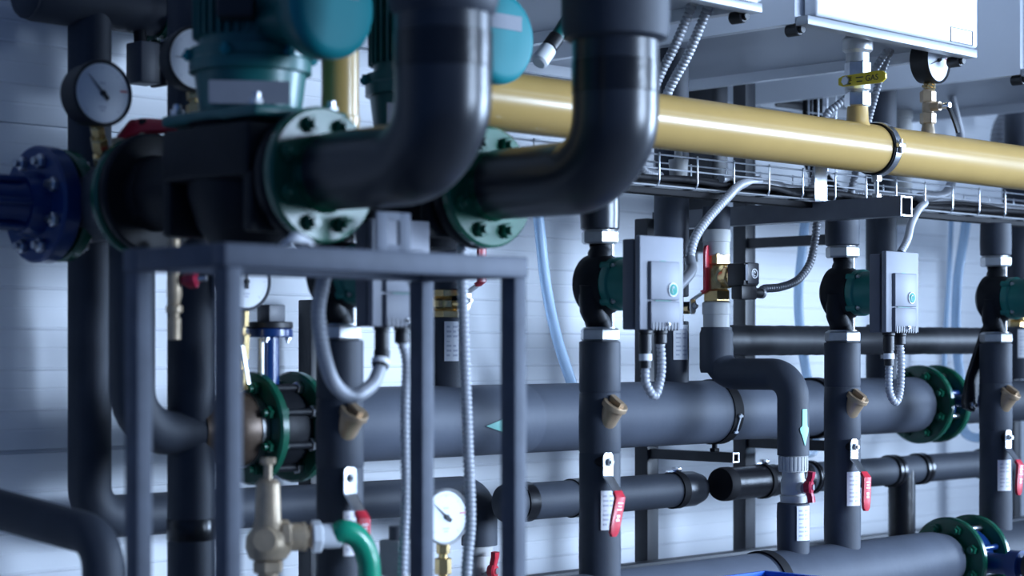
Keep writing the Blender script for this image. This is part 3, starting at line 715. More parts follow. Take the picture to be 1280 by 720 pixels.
t = dead_end('glossy black capped pipe end facing left beside the grey plastic ball valve', 3.405, 3.60, Y2, Z2, 0.0375, 'tape', [(3.555, 0.014)])
MB().lathe(P(3.398, Y2, Z2), XP, [(0, 0.030), (0.002, 0.0365), (0.012, 0.0388), (0.030, 0.0388), (0.030, 0.034)], 40).build('end_cap', 'rubber', t, label='matt black end cap')
t = thing('lower_right_pipe', 'black pipe with ribbed couplings and a tee at lower right', 'pipe', P(4.1, Y2, Z2-0.04))
MB().tube([P(3.59, Y2, Z2), P(4.62, Y2, Z2)], 0.0355, 32).build('insulation', 'foam', t)
for xx, wd in ((3.665, 0.05), (3.73, 0.02), (4.065, 0.035), (4.19, 0.035), (4.50, 0.04), (4.57, 0.02)):
    MB().lathe(P(xx, Y2, Z2), XP, [(0, 0.036), (0.003, 0.0405), (wd*0.4, 0.0405), (wd*0.45, 0.0385), (wd*0.55, 0.0385), (wd*0.6, 0.0405), (wd-0.003, 0.0405), (wd, 0.036)], 36).build('coupling', 'tape', t)
MB().tube([P(4.125, Y2-0.002, Z2), P(4.125, Y2-0.002, -0.56)], 0.034, 30).build('tee_branch', 'tape', t)
MB().tube([P(4.125, Y2-0.002, -0.55), P(4.125, Y2-0.002, -H)], 0.034, 30).build('drop_pipe', 'tape', t)
for xx in (3.69, 4.585):
    b = MB().cyl(P(xx, Y2, Z2+0.03), P(xx, Y2, Z2+0.065), 0.020, 20); b.cyl(P(xx, Y2, Z2+0.056), P(xx, Y2, Z2+0.066), 0.026, 20); b.build('hose_spigot', 'black', t)

# =================================================================== HOSES
def hose(label, pts, r=0.0115):
    r *= 1.15
    path = spline(pts, 10)
    o = MB().tube(path, r, 20).build('clear_hose', 'hose'); return tag(o, label, 'hose', 'clear blue hoses')
yh = 2.90
hose('clear blue hose curving down the wall just left of the second riser', [atY(672, 262, yh), atY(676, 300, yh), atY(683, 360, yh), atY(697, 425, yh), atY(718, 490, yh), atY(728, 530, yh)], 0.0105)
hose('clear blue hose hanging behind the green arrow pipe', [atY(1009, 250, 2.93), atY(1003, 310, 2.93), atY(998, 370, 2.93), atY(1002, 430, 2.93), atY(1012, 490, 2.93), atY(1018, 560, 2.93), P(3.69, Y2+0.0, Z2+0.064)], 0.0105)
hose('clear blue hose hanging to the right of the green flange pair', [atY(1210, 250, 2.90), atY(1206, 290, 2.90), atY(1197, 350, 2.90), atY(1195, 420, 2.90), atY(1201, 480, 2.90), atY(1206, 540, 2.86), P(4.585, Y2, Z2+0.064)], 0.0115)
hose('narrow blue hose beside the right-hand clear hose', [atY(1190, 250, 3.0), atY(1187, 330, 3.0), atY(1182, 420, 3.0), atY(1178, 500, 3.0)], 0.006)
# =================================================================== BOILERS
def boiler(label, x0, x1, yf, zb, badge=False, sticker=False, h=0.75):
    yb = WY-0.03; zt = zb+h; xc, yc = (x0+x1)/2, (yf+yb)/2
    t = thing('wall_boiler', label, 'boiler', P(xc, yb, zb), 'white wall boilers')
    k = 0.022   # lip width
    b = MB()
    # casing walls as an open bottomed shell with a recessed floor
    o = [(x0, yf+0.035), (x1, yf+0.035), (x1, yb), (x0, yb)]; i = [(x0+k, yf+0.045), (x1-k, yf+0.045), (x1-k, yb-k), (x0+k, yb-k)]
    rg = lambda pl, z: [P(x, y, z) for x, y in pl]
    b.rings([rg(o, zt), rg(o, zb), rg(i, zb), rg(i, zb+0.030)], True, True); b.build('casing', 'boiler', t, ang=20)
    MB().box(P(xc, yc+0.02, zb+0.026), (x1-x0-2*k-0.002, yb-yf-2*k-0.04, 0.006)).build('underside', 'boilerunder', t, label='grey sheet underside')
    fp = MB().box(P((x0+x1)/2+0.008, yf+0.016, (zb+0.014+zt)/2), (x1-x0-0.030, 0.032, zt-zb-0.014), bev=0.007, seg=3).build('front_panel', 'boiler', t)
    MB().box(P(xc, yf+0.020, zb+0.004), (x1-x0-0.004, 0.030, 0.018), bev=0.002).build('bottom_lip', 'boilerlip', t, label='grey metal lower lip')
    for xx in (x0+0.018, x1-0.018):
        b = MB().cyl(P(xx, yf+0.066, zb-0.010), P(xx, yf+0.036, zb-0.010), 0.012, 18, 0.002); b.cyl(P(xx, yf+0.036, zb-0.010), P(xx, yf+0.028, zb-0.010), 0.007, 14)
        b.build('cover_screw', 'black', t)
    if badge:
        xa, xb_, za, zb_ = x1-0.115, x1-0.030, zb+0.018, zb+0.048
        b = MB()
        for cx, cz, sx, sz in (((xa+xb_)/2, za, xb_-xa, .002), ((xa+xb_)/2, zb_, xb_-xa, .002), (xa, (za+zb_)/2, .002, zb_-za), (xb_, (za+zb_)/2, .002, zb_-za)):
            b.box(P(cx, yf-0.0004, cz), (sx, 0.0016, sz))
        b.build('badge_outline', 'darkgrey', fp)
    if sticker:
        MB().box(P(x1-0.055, yf-0.0004, zb+0.035), (0.06, 0.0016, 0.05)).build('sticker', 'paper', fp)
    return t
boiler('white wall boiler at top centre, only its bottom edge and underside in view', 2.262, 2.869, 2.20, 0.634, sticker=True)
t = boiler('large white wall boiler at top right with a small outlined badge', 3.007, 3.618, 2.20, 0.630, badge=True)
boiler('grey-white wall boiler at the far upper right edge', 3.930, 4.560, 2.25, 0.630)

# =================================================================== GAS LINE
Yg, Zg, Rg = 2.300, 0.4187, 0.0503
t = thing('gas_pipe', 'long yellow gas pipe running under the boilers', 'pipe', P(3.5, Yg, Zg-Rg))
b = MB(); b.lathe(P(2.16, Yg, Zg), XP, [(0, Rg-0.02), (0.006, Rg-0.006), (0.016, Rg), (3.64, Rg)], 56)
gx = atY(1072, 150, Yg).x
b.build('tube', 'yellow', t)
def gz(px, py): return atY(px, py, Yg).z - H
MB().lathe(P(gx, Yg, Zg+0.040), ZP, [(0, 0.028), (0.012, 0.023), (gz(1072, 133)-Zg-0.040, 0.0215)], 30).build('branch_stub', 'yellow', t)
v = thing('gas_valve', 'steel gas ball valve with flat yellow handle under the white boiler', 'valve', P(gx, Yg, gz(1072, 134)))
g = lambda py: gz(1072, py)
b = MB().hexn(P(gx, Yg, g(134)), P(gx, Yg, g(115)), 0.027, 0.5); b.build('lower_nut', 'zinc', v)
b = MB().lathe(P(gx, Yg, g(116)), ZP, [(0, 0.021), (0.006, 0.027), (0.026, 0.027), (0.036, 0.022)], 28); b.cyl(P(gx, Yg, g(104)), P(gx-0.038, Yg-0.004, g(104)), 0.011, 16); b.build('ball_body', 'greysteel', v)
b = MB().hexn(P(gx, Yg, g(98)), P(gx, Yg, g(77)), 0.027, 0.5); b.build('upper_nut', 'zinc', v)
b = MB().lathe(P(gx, Yg, g(78)), ZP, [(0, 0.024), (g(66)-g(78), 0.024)], 28); b.build('thread', 'greysteel', v)
b = MB().lathe(P(gx, Yg, g(67)), ZP, [(0, 0.024), (0.006, 0.031), (0.028, 0.032), (0.034, 0.026), (0.075, 0.024)], 32); b.build('boiler_union', 'greysteel', v)
hx = gx-0.042; hz = g(104)
MB().hexn(P(hx+0.004, Yg-0.003, hz), P(hx-0.008, Yg-0.003, hz), 0.010).build('pivot_nut', 'zinc', v)
hd = MB().sweep([P(hx, Yg+0.016, hz), P(hx, Yg+0.006, hz), P(hx, Yg-0.080, hz+0.001), P(hx, Yg-0.090, hz+0.001), P(hx, Yg-0.098, hz+0.001)], ZP, [0.014, 0.022, 0.025, 0.022, 0.010], 0.006).build('flat_handle', 'handleyellow', v, label='flat yellow handle')
text_mesh('GAS', 0.017, P(hx-0.0033, Yg-0.066, hz), V((0, -1, 0.01)), ZP, 'printed_word', 'darkink', hd)
text_mesh('CE', 0.012, P(hx-0.0033, Yg-0.010, hz+0.003), V((0, -1, 0.01)), ZP, 'printed_word', 'darkink', hd)
b = MB()
for k, (y_, z_, w_) in enumerate(((-0.036, 0.004, 0.018), (-0.036, -0.004, 0.014), (-0.011, -0.007, 0.008))): b.box(P(hx-0.0034, Yg+y_, hz+z_), (0.0006, w_, 0.0022))
b.build('printed_mark', 'darkink', hd)
tg = thing('gas_drop_pipe', 'upright yellow pipe between the two large teal pumps', 'pipe', P(1.922, 2.30, 0.33))
MB().lathe(P(1.922, 2.30, 0.33), ZP, [(0, 0.022), (0.004, 0.029), (0.03, 0.031), (0.032, 0.029), (0.69, 0.029)], 36).build('tube', 'yellow', tg)
# pressure gauge with cock on the gas pipe
kx = atY(1160, 168, Yg).x; g = lambda py: gz(1160, py)
cg = P(kx+0.004, Yg-0.005, 0.624)
gauge('black-cased gauge standing on the yellow pipe between two boilers', cg, V((0.05, -1, 0)), 0.050, depth=0.046, needle=200, stem_to=P(kx, Yg, g(112)))
t = thing('gauge_cock', 'small brass cock with black lever on the yellow pipe below the gauge', 'valve', P(kx, Yg, Zg+Rg))
b = MB().lathe(P(kx, Yg, Zg+Rg-0.006), ZP, [(0, 0.016), (0.016, 0.014), (0.02, 0.013), (g(112)-Zg-Rg+0.006, 0.012)], 20)
b.hexn(P(kx, Yg, g(155)), P(kx, Yg, g(141)), 0.0175, 0.5); b.hexn(P(kx, Yg, g(128)), P(kx, Yg, g(114)), 0.0175, 0.5)
b.cyl(P(kx, Yg-0.03, g(134)), P(kx, Yg, g(134)), 0.010, 16); b.build('body', 'palebrass', t)
MB().lathe(P(kx+0.004, Yg-0.052, g(134)), YP, [(0, 0.006), (0.003, 0.008), (0.014, 0.007), (0.03, 0.005)], 18).build('pivot', 'chrome', t)
lv = MB().sweep([P(kx+0.004, Yg-0.046, g(134)), P(kx+0.005, Yg-0.052, g(140)), P(kx+0.012, Yg-0.060, g(155)), P(kx+0.018, Yg-0.064, g(168))], V((1, 0.2, 0.2)), [0.012, 0.014, 0.018, 0.014], 0.006).build('lever', 'black', t)
# pipe clamp on the tube arm
cx = 3.378
t = thing('pipe_clamp', 'metal pipe clamp with rubber lining round the yellow pipe on the grey tube', 'clamp', P(cx, Yg, 0.3165))
MB().lathe_open(P(cx-0.014, Yg, Zg), XP, [(0, Rg-0.001), (0, Rg+0.004), (0.028, Rg+0.004), (0.028, Rg-0.001), (0, Rg-0.001)], 48).build('rubber_lining', 'rubber', t)
MB().lathe_open(P(cx-0.009, Yg, Zg), XP, [(0, Rg+0.003), (0, Rg+0.0065), (0.018, Rg+0.0065), (0.018, Rg+0.003), (0, Rg+0.003)], 48).build('band', 'zinc', t)
b = MB().box(P(cx, Yg-Rg-0.008, Zg+0.004), (0.022, 0.014, 0.010), bev=0.002); b.cyl(P(cx, Yg-Rg-0.010, Zg-0.012), P(cx, Yg-Rg-0.010, Zg+0.016), 0.004, 10); b.build('clamp_screw', 'zinc', t)
b = MB().cyl(P(cx, Yg, 0.316), P(cx, Yg, Zg-Rg-0.002), 0.005, 14); b.hexn(P(cx, Yg, 0.317), P(cx, Yg, 0.326), 0.010); b.hexn(P(cx, Yg, Zg-Rg-0.018), P(cx, Yg, Zg-Rg-0.004), 0.011); b.build('threaded_rod', 'zinc', t)

# =================================================================== CABLE TRAY
def tray():
    t = thing('cable_tray', 'wire mesh cable tray running below the yellow pipe', 'cable tray', P(3.7, 2.49, 0.3165))
    x0, x1, yf, yb, zb, zm, zt = 2.42, 5.1, 2.434, 2.54, 0.3195, 0.352, 0.379
    w = 0.0018; b = MB()
    for y, z in ((yf, zt), (yf, zm), (yb, zt), (yb, zm), (yf+0.035, zb), (yf+0.070, zb)): b.cyl(V((x0, y, H+z)), V((x1, y, H+z)), w, 8)
    b.cyl(P(x0, yf+0.004, zb), P(x1, yf+0.004, zb), w*1.15, 8)
    n = int((x1-x0)/0.116)
    for k in range(n+1):
        x = 2.487+0.116*k
        b.tube(fillet([P(x, yf-0.0035, zt+0.004), P(x, yf-0.0035, zb-0.0012), P(x, yb+0.0035, zb-0.0012), P(x, yb+0.0035, zt+0.004)], 0.012, 4), w, 8)
    b.build('mesh', 'wire', t)
    xc = atY(1022, 232, yf).x
    b = MB().box(P(xc, yf-0.008, (zb+zt)/2+0.003), (0.044, 0.003, 0.078), bev=0.001); b.box(P(xc, yf-0.003, zt+0.0445), (0.044, 0.012, 0.003)); b.build('splice_plate', 'zinc', t, label='bare metal splice plate')
    b = MB().box(P(2.63, yf+0.05, zb-0.007), (0.028, 0.12, 0.006), bev=0.001); b.box(P(2.635, yf-0.004, zb+0.002), (0.03, 0.02, 0.012), bev=0.002); b.build('end_bracket', 'greysteel', t)
    MB().box(P((2.66+x1)/2, yf+0.030, 0.3095), (x1-2.66, 0.03, 0.012), bev=0.001).build('support_rail', 'rubber', t, label='dark flat support rail')
    return t
tray()
rnd = random.Random(11)
for k in range(7):
    y0 = 2.447+0.0125*k; pts = []
    for i in range(22):
        x = 2.45+2.60*i/21
        pts.append(P(x, y0+rnd.uniform(-.008, .008), 0.3275+rnd.uniform(0, .012)+0.004*(k % 3)))
    tag(MB().tube(spline(pts, 5), 0.0046 if k % 3 else 0.006, 10).build('black_cable', 'rubber'), 'thin black cable lying along the wire tray under the yellow pipe', 'cable', 'black cables in the tray')
conduit('grey corrugated cable lying in the tray beside the black cables, right side', [P(3.06, 2.46, 0.347), P(3.18, 2.50, 0.352), P(3.45, 2.52, 0.350), P(3.8, 2.48, 0.350), P(4.2, 2.51, 0.352), P(4.6, 2.48, 0.350), P(5.05, 2.50, 0.350)], 0.0088)
conduit('grey corrugated cable rising from the tray behind the yellow pipe at right', [P(3.80, 2.47, 0.352), P(3.93, 2.49, 0.365), P(4.03, 2.53, 0.40), P(4.15, 2.58, 0.47), P(4.28, 2.66, 0.55), P(4.30, 2.70, 0.66)], 0.011)
conduit('grey corrugated cable dropping from the tray edge at the far right', [P(4.31, 2.48, 0.40), P(4.38, 2.455, 0.375), P(4.46, 2.47, 0.352), P(4.56, 2.49, 0.345)], 0.0085)
conduit('grey corrugated cable bending from the tray down to the mid picture control box', [P(3.32, 2.505, 0.350), P(3.20, 2.485, 0.352), atY(948, 226, 2.470), atY(926, 231, 2.432), atY(908, 248, 2.41), atY(886, 272, 2.40), atY(871, 293, 2.395), atY(864, 312, 2.39), atY(862, 330, 2.385)], 0.0098)
tt = thing('cable_sleeve', 'black end sleeve where a corrugated cable reaches the mid picture control box', 'cable sleeve', atY(864, 345, 2.38), 'cable sleeves')
MB().tube(spline([atY(862, 322, 2.387), atY(863, 340, 2.375), P(2.770, 2.34, 0.110), P(2.724, 2.300, 0.100)], 6), 0.0112, 16).build('sleeve', 'conduit_dark', tt)
conduit('grey corrugated cable from the tray down into the top of the right-hand control box', [P(3.462, 2.297, 0.204), atY(1134, 300, 2.31), atY(1139, 280, 2.36), atY(1148, 262, 2.405), atY(1156, 253, 2.44), P(3.80, 2.48, 0.350)], 0.0088)
# conduits under the boilers
conduit('left one of two grey corrugated cables dropping from the top centre boiler', [P(2.820, 2.330, 0.665), P(2.818, 2.345, 0.635), P(2.815, 2.375, 0.58), P(2.812, 2.42, 0.51), P(2.812, 2.45, 0.42), P(2.83, 2.475, 0.36), P(2.90, 2.49, 0.345)], 0.0098)
conduit('right one of two grey corrugated cables dropping from the top centre boiler', [P(2.838, 2.305, 0.665), P(2.840, 2.325, 0.63), P(2.842, 2.365, 0.565), P(2.843, 2.415, 0.50), P(2.846, 2.455, 0.42), P(2.86, 2.50, 0.36), P(2.93, 2.51, 0.347)], 0.0098)
conduit('upper grey corrugated cable slanting behind the gas valve', [atY(1120, 50, 2.365), atY(1108, 64, 2.375), atY(1090, 92, 2.41), atY(1072, 112, 2.435), atY(1046, 132, 2.46), atY(1030, 152, 2.48), P(3.43, 2.50, 0.36), P(3.40, 2.515, 0.345)], 0.0090)
conduit('lower grey corrugated cable falling to the right of the gas valve', [atY(1125, 50, 2.375), atY(1113, 64, 2.38), atY(1101, 95, 2.40), atY(1091, 130, 2.42), atY(1083, 160, 2.44), P(3.52, 2.46, 0.36), P(3.56, 2.49, 0.345)], 0.0085)
# vertical wire tray with black cables behind the gas pipe
t = thing('cable_ladder', 'upright wire mesh with black cables behind the gas valve', 'cable tray', P(4.06, 2.90, 0.36))
b = MB()
for px in (1011, 1023, 1034, 1045):
    xx = atY(px, 100, 2.90).x; b.cyl(P(xx, 2.90, 0.355), P(xx, 2.90, 0.98), 0.0022, 8)
xa, xb_ = atY(1011, 100, 2.90).x, atY(1045, 100, 2.90).x
for z_ in (0.40, 0.50, 0.60, 0.70, 0.80, 0.90): b.cyl(P(xa, 2.903, z_), P(xb_, 2.903, z_), 0.0020, 8)
b.build('mesh', 'wire', t)
for k in range(5):
    xx = xa+(xb_-xa)*(0.1+0.15*k)
    tag(MB().tube(spline([P(xx-0.02, 2.53, 0.350), P(xx-0.01, 2.70, 0.36), P(xx, 2.85, 0.40), P(xx, 2.92, 0.48), P(xx+rnd.uniform(-.01, .01), 2.925, 0.62), P(xx, 2.925, 0.95)], 6), 0.0068, 10).build('black_cable', 'rubber'), 'black cable climbing the upright wire mesh behind the gas valve', 'cable', 'black cables on the upright mesh')
# pipes on the wall behind the yellow pipe
def plain_pipe(name, label, x, y, z0, z1, r, m, grp=None):
    b = MB().lathe(P(x, y, z0), ZP, [(0, r), (z1-z0, r)], 30); return tag(b.build(name, m), label, 'pipe', grp)
q = atY(1127, 130, 2.96)
t = thing('drain_pipe', 'pale grey plastic drain pipe behind the yellow pipe, left of the black-cased gauge', 'pipe', (q.x, q.y, H+0.34))
MB().lathe(P(q.x, q.y, 0.34), ZP, [(0, .028), (0.29, .028), (0.292, 0.031), (0.33, 0.031), (0.332, .028), (0.60, .028)], 30).build('tube', 'pvc', t)
MB().tube(spline([P(q.x-0.03, q.y, 0.56), P(q.x-0.09, q.y-0.01, 0.55), P(q.x-0.13, q.y-0.02, 0.50), P(q.x-0.14, q.y-0.02, 0.40), P(q.x-0.14, q.y-0.02, 0.36)], 6), 0.020, 18).build('side_branch', 'pvc', t)
q = atY(848, 205, 2.49)
t = thing('plastic_fitting', 'small pale grey pipe fitting standing in the mesh tray under the yellow pipe', 'fitting', (q.x, 2.49, H+0.345))
MB().lathe(P(q.x, 2.49, 0.345), ZP, [(0, 0.015), (0.002, 0.018), (0.036, 0.020), (0.038, 0.009), (0.066, 0.007)], 24).build('cup', 'pvc', t)
q = atY(1270, 172, 2.88)
pth = [P(q.x-0.09, 2.88, 0.56), P(q.x-0.075, 2.88, 0.625), P(q.x-0.03, 2.88, 0.668), P(q.x+0.06, 2.88, 0.69), P(q.x+0.18, 2.88, 0.69)]
tag(corrugated(spline(pth, 10), 0.030, 0.012, 20, 0.003).build('exhaust_hose', 'conduit_dark'), 'wide grey corrugated hose arching behind the yellow pipe at far right', 'hose')
q = atY(979, 130, 3.07)
t = thing('cable_connector', 'grey cable connector on a black base on the wall behind the yellow pipe', 'connector', (q.x, 3.09, q.z))
MB().box((q.x, 3.07, q.z-0.004), (0.13, 0.055, 0.022), bev=0.004).build('base', 'black', t)
MB().lathe((q.x-0.05, 3.06, q.z+0.025), XP, [(0, 0.020), (0.02, 0.024), (0.06, 0.024), (0.062, 0.018), (0.10, 0.018)], 20).build('plug', 'greysteel', t)

t = thing('drain_outlet', 'angled teal outlet with black nut and white cap under the top centre boiler', 'fitting', atY(676, 76, 2.46))
q0, q1, q2, q3 = atY(716, 14, 2.46), atY(696, 46, 2.46), atY(686, 60, 2.46), atY(673, 79, 2.46)
MB().cyl(q0, q1, 0.0125, 20).build('tube', 'teal', t); MB().cyl(q1, q2, 0.015, 20, 0.002).build('nut', 'black', t); MB().cyl(q2, q3, 0.0165, 24, 0.004).build('cap', 'white', t, label='white cap')

# =================================================================== LARGE PUMPS (left)
def big_pump(k, X, dy):
    side = ['left', 'rear'][k]
    yA, yB = 2.190+dy, 2.590+dy; za = 0.250 if k == 0 else 0.262; ym = 2.332+dy
    t = thing('inline_pump', ['large dark teal inline pump in the left foreground, its label plate in view', 'large teal inline pump behind the first black elbow'][k], 'pump', P(X, ym, za-0.10), 'large inline pumps')
    # casing
    b = MB()
    b.lathe(P(X, ym, za-0.095), ZP, [(0, 0.045), (0.004, 0.062), (0.03, 0.080), (0.075, 0.094), (0.14, 0.094), (0.150, 0.088), (0.178, 0.088), (0.184, 0.095)], 44)
    b.tube([P(X, yA+0.01, za), P(X, ym-0.03, za)], [0.056, 0.068], 32); b.tube([P(X, ym+0.03, za), P(X, yB-0.01, za)], [0.068, 0.056], 32)
    b.box(P(X-0.062, ym-0.015, za+0.040), (0.075, 0.215, 0.080), bev=0.010)
    b.box(P(X-0.06, ym-0.115, za-0.035), (0.07, 0.022, 0.09), bev=0.006); b.box(P(X-0.06, ym+0.085, za-0.035), (0.07, 0.022, 0.09), bev=0.006)
    b.build('pump_casing', 'castiron', t)
    for yy in (yA, yB):
        flange('', P(X, yy, za), YP, 0.097, 0.050, 0.020, m='castiron', sides=(), parent=MBgroup(t, 'flange', P(X, yy, za)))
    z0 = za+0.088
    dk = MB().box(P(X, ym-0.008, z0+0.008), (0.175, 0.235, 0.018), bev=0.006).build('deck_plate', 'teal', t)
    for sx in (-1, 1):
        for sy in (-1, 1): bolt(P(X+sx*0.070, ym-0.008+sy*0.098, z0+0.016), ZP, 0.011, 0.012, dk)
    ln = MB().lathe(P(X, ym, z0+0.014), ZP, [(0, 0.076), (0.03, 0.080), (0.062, 0.084), (0.064, 0.092), (0.082, 0.092), (0.086, 0.088), (0.100, 0.090)], 40).build('lantern', 'teal', t)
    c = V((-0.62, -0.78, 0)).normalized(); s_ = V((c.y, -c.x, 0)); s_ = -s_
    MB().box(P(X, ym, z0+0.040)+c*0.083, (1, 1, 1), Matrix((s_*0.118, c*0.003, ZP*0.034)).transposed(), bev=0).build('name_plate', 'grey', ln, label='blank grey name plate')
    for g in range(6):
        a = 2*math.pi*(g+.5)/6; d = V((math.cos(a), math.sin(a), 0)); bolt(P(X, ym, z0+0.098)+d*0.094, ZP, 0.009, 0.01, ln, 'tealcap')
    zm0 = z0+0.105; zm1 = zm0+0.34
    b = MB().lathe(P(X, ym, zm0-0.008), ZP, [(0, 0.078), (zm1-zm0, 0.078), (zm1-zm0+0.02, 0.07)], 48)
    for g in range(36):
        a = 2*math.pi*g/36; d = V((math.cos(a), math.sin(a), 0)); e = V((-d.y, d.x, 0))
        b.box(P(X, ym, (zm0+zm1)/2+0.01)+d*0.080, (1, 1, 1), Matrix((d*0.014, e*0.0035, ZP*(zm1-zm0-0.03))).transposed())
    b.build('finned_motor', 'teal', t)
    tb = MB().box(P(X-0.070, ym-0.058, zm0+0.060), (0.055, 0.055, 0.040), Matrix.Rotation(math.radians(-42), 3, 'Z'), bev=0.006).build('terminal_block', 'black', t)
    # electronics drum facing the room
    zd = zm0+0.052; yd_ = 2.140+dy-0.012
    MB().lathe(P(X, ym-0.06, zd+(0.0 if k == 0 else 0.012)), YN, [(0, 0.045 if k == 0 else 0.028), (ym-0.06-yd_-0.055, 0.045 if k == 0 else 0.028)], 32).build('drum_neck', 'teal', t)
    MB().lathe(P(X, yd_+0.062, zd), YN, [(0, 0.050), (0.003, 0.066), (0.012, 0.0740), (0.040, 0.0760), (0.046, 0.0760)], 44).build('electronics_drum', 'teal', t)
    cp = MB().lathe(P(X, yd_+0.020, zd), YN, [(0, 0.076), (0.010, 0.075), (0.018, 0.069), (0.0205, 0.060), (0.0215, 0.03)], 48).build('drum_cap', 'tealcap', t, label='bright teal round cap')
    MB().box(P(X-0.002, yd_-0.0018, zd+0.024), (0.080, 0.002, 0.024)).build('label_strip', 'grey', cp)
    return t
def MBgroup(parent, name, loc):
    off = V((0, 0, 0)); p = parent
    while p is not None: off += p.location; p = p.parent
    o = bpy.data.objects.new(name, None); C.objects.link(o); o.parent = parent; o.location = V(loc)-off; o.empty_display_size = 0.03
    return o
XA, XBp = 1.773, 2.190
big_pump(0, XA, 0.0); big_pump(1, XBp, 0.080)
# discharge elbows towards the viewer
def discharge(k, X, dy, yel, za, r, zc, cr):
    t = thing('discharge_elbow', ['big black insulated elbow in the foreground turning from the left pump straight up', 'second big black insulated elbow, right of the first, turning straight up'][k], 'pipe', P(X, yel, za-r), 'black insulated pump elbows')
    y0 = 2.140+dy
    pth = fillet([P(X, y0, za), P(X, y0-0.06, za), P(X, yel, za), P(X, yel, za+0.25), P(X, yel, 0.95)], 0.135, 16)
    rr = [r*(0.85+0.15*min(1.0, i/(len(pth)*0.75))) for i in range(len(pth))]
    b = MB().tube(pth, rr, 44); b.build('insulation', 'jacket', t)
    MB().lathe(P(X, yel, zc), ZP, [(0, r), (0.006, cr-0.004), (0.02, cr), (0.40, cr)], 44).build('upper_sleeve', 'foam', t)
    MB().lathe(P(X, yel, za+0.122), ZP, [(0, r-0.001), (0.001, r+0.0012), (0.05, r+0.0012), (0.051, r-0.001)], 44).build('seam_tape', 'tape', t)
    return t
discharge(0, XA, 0.0, 1.905, 0.2565, 0.0660, 0.452, 0.0755)
discharge(1, XBp, 0.080, 1.966, 0.2680, 0.0665, 0.470, 0.0830)
for k, (X, dy, za) in enumerate(((XA, 0.0, 0.253), (XBp, 0.080, 0.265))):
    flange(['dark green flange with glossy front face behind the foreground elbow', 'green flange with bright front face behind the second elbow'][k], P(X, 2.166+dy, za), YP, 0.099, 0.046, 0.020, m='green', boltm='green', sides=(-1,), br=0.013, group='flanges on the pump outlets')
# suction side
zs_, ysu = 0.240, 2.800
t = thing('suction_elbow', 'fat black insulated elbow between the left pump and the blue flange', 'pipe', P(XA, 2.74, zs_-0.06))
MB().tube(fillet([P(XA, 2.601, zs_+0.004), P(XA, ysu, zs_), P(1.728, ysu, zs_)], 0.085, 12), [0.056]+[0.0630]*30 if False else 0.0620, 40).build('insulation', 'foam', t)
flange('green flange ring on the suction side of the left pump', P(XA, 2.612, zs_+0.006), YP, 0.099, 0.05, 0.018, m='green', sides=(1,), group='green suction flanges')
MB().lathe(P(XA, 2.625, zs_+0.004), YP, [(0, 0.060), (0.002, 0.0645), (0.06, 0.0645), (0.062, 0.061)], 40).build('joint_sleeve', 'foam', t)
flange('dark green flange to the right of the blue flange at the left edge', P(1.738, ysu, zs_), XP, 0.094, 0.045, 0.022, m='green', sides=(1,), group='green suction flanges')
f = thing('blue_flange_valve', 'blue flanged valve body at the left picture edge', 'valve', P(1.66, ysu, zs_-0.1), None)
flange('', P(1.700, ysu, zs_), XP, 0.097, 0.045, 0.034, m='blue', sides=(-1,), br=0.012, parent=MBgroup(f, 'flange', P(1.700, ysu, zs_)))
MB().lathe(P(1.690, ysu, zs_), XN, [(0, 0.052), (0.03, 0.046), (0.05, 0.038), (0.5, 0.038)], 36).build('valve_body', 'blue', f)
b = MB()
for a in range(0, 360, 60):
    d = V((0, math.cos(math.radians(a)), math.sin(math.radians(a)))); b.cyl(P(1.67, ysu, zs_)+d*0.045, P(1.20, ysu, zs_)+d*0.037, 0.006, 10)
b.build('rib', 'blue', f)
MB().box(P(1.30, ysu, (zs_-0.03-H)/2), (0.05, 0.05, H+zs_-0.03), bev=0.003).build('stand_foot', 'steelpaint', f)
za = 0.262; X = XBp; y0 = 2.601+0.08
t = thing('suction_pipe', 'short black insulated pipe from the rear pump back to the wall', 'pipe', P(X, 2.8, za-0.06))
MB().lathe(P(X, y0, za), YP, [(0, 0.056), (0.004, 0.0620), (WY-y0-0.004, 0.0620)], 40).build('insulation', 'foam', t)
# pipes around the left pump
r_ = 0.040
xl, yl = 1.888, 2.953
pipe('long_riser_pipe', 'tall black insulated pipe at far left that bends into the low horizontal pipe', 'pipe', [P(xl, yl, 0.60), P(xl, yl, -0.300), P(2.835, yl-0.02, -0.305), P(2.835, yl-0.02, -0.415)], 0.0385, bend=0.055)
t = thing('overhead_pipe', 'black insulated pipe crossing the top left corner', 'pipe', P(2.0, yl, 0.575))
MB().tube([P(1.760, yl, 0.622), P(2.30, yl, 0.622)], 0.047, 36).build('insulation', 'foam', t)
MB().lathe(P(1.745, yl, 0.622), XP, [(0, 0.03), (0.01, 0.044), (0.03, 0.050), (0.10, 0.050), (0.101, 0.045)], 36).build('end_cap', 'foam', t)
flange('dark green flange on the pipe in the top left corner', P(2.055, yl, 0.622), XP, 0.080, 0.047, 0.022, m='green', sides=(1, -1), group='top left flanges')
flange('black flange on the pipe in the top left corner', P(2.085, yl, 0.622), XP, 0.080, 0.047, 0.022, m='castiron', sides=(1,), group='top left flanges')
t = thing('actuator_box', 'small grey box hanging below the top left pipe', 'box', P(2.01, 2.93, 0.48))
q = atY(180, 70, 2.93)
MB().box(P(q.x, 2.93, 0.518), (0.046, 0.05, 0.075), bev=0.004).build('housing', 'darkgrey', t); MB().box(P(q.x+0.028, 2.92, 0.518), (0.012, 0.05, 0.08), bev=0.003).build('side_plate', 'black', t)
MB().cyl(P(q.x, 2.94, 0.55), P(q.x, 2.945, 0.59), 0.012, 16).build('stem', 'castiron', t)
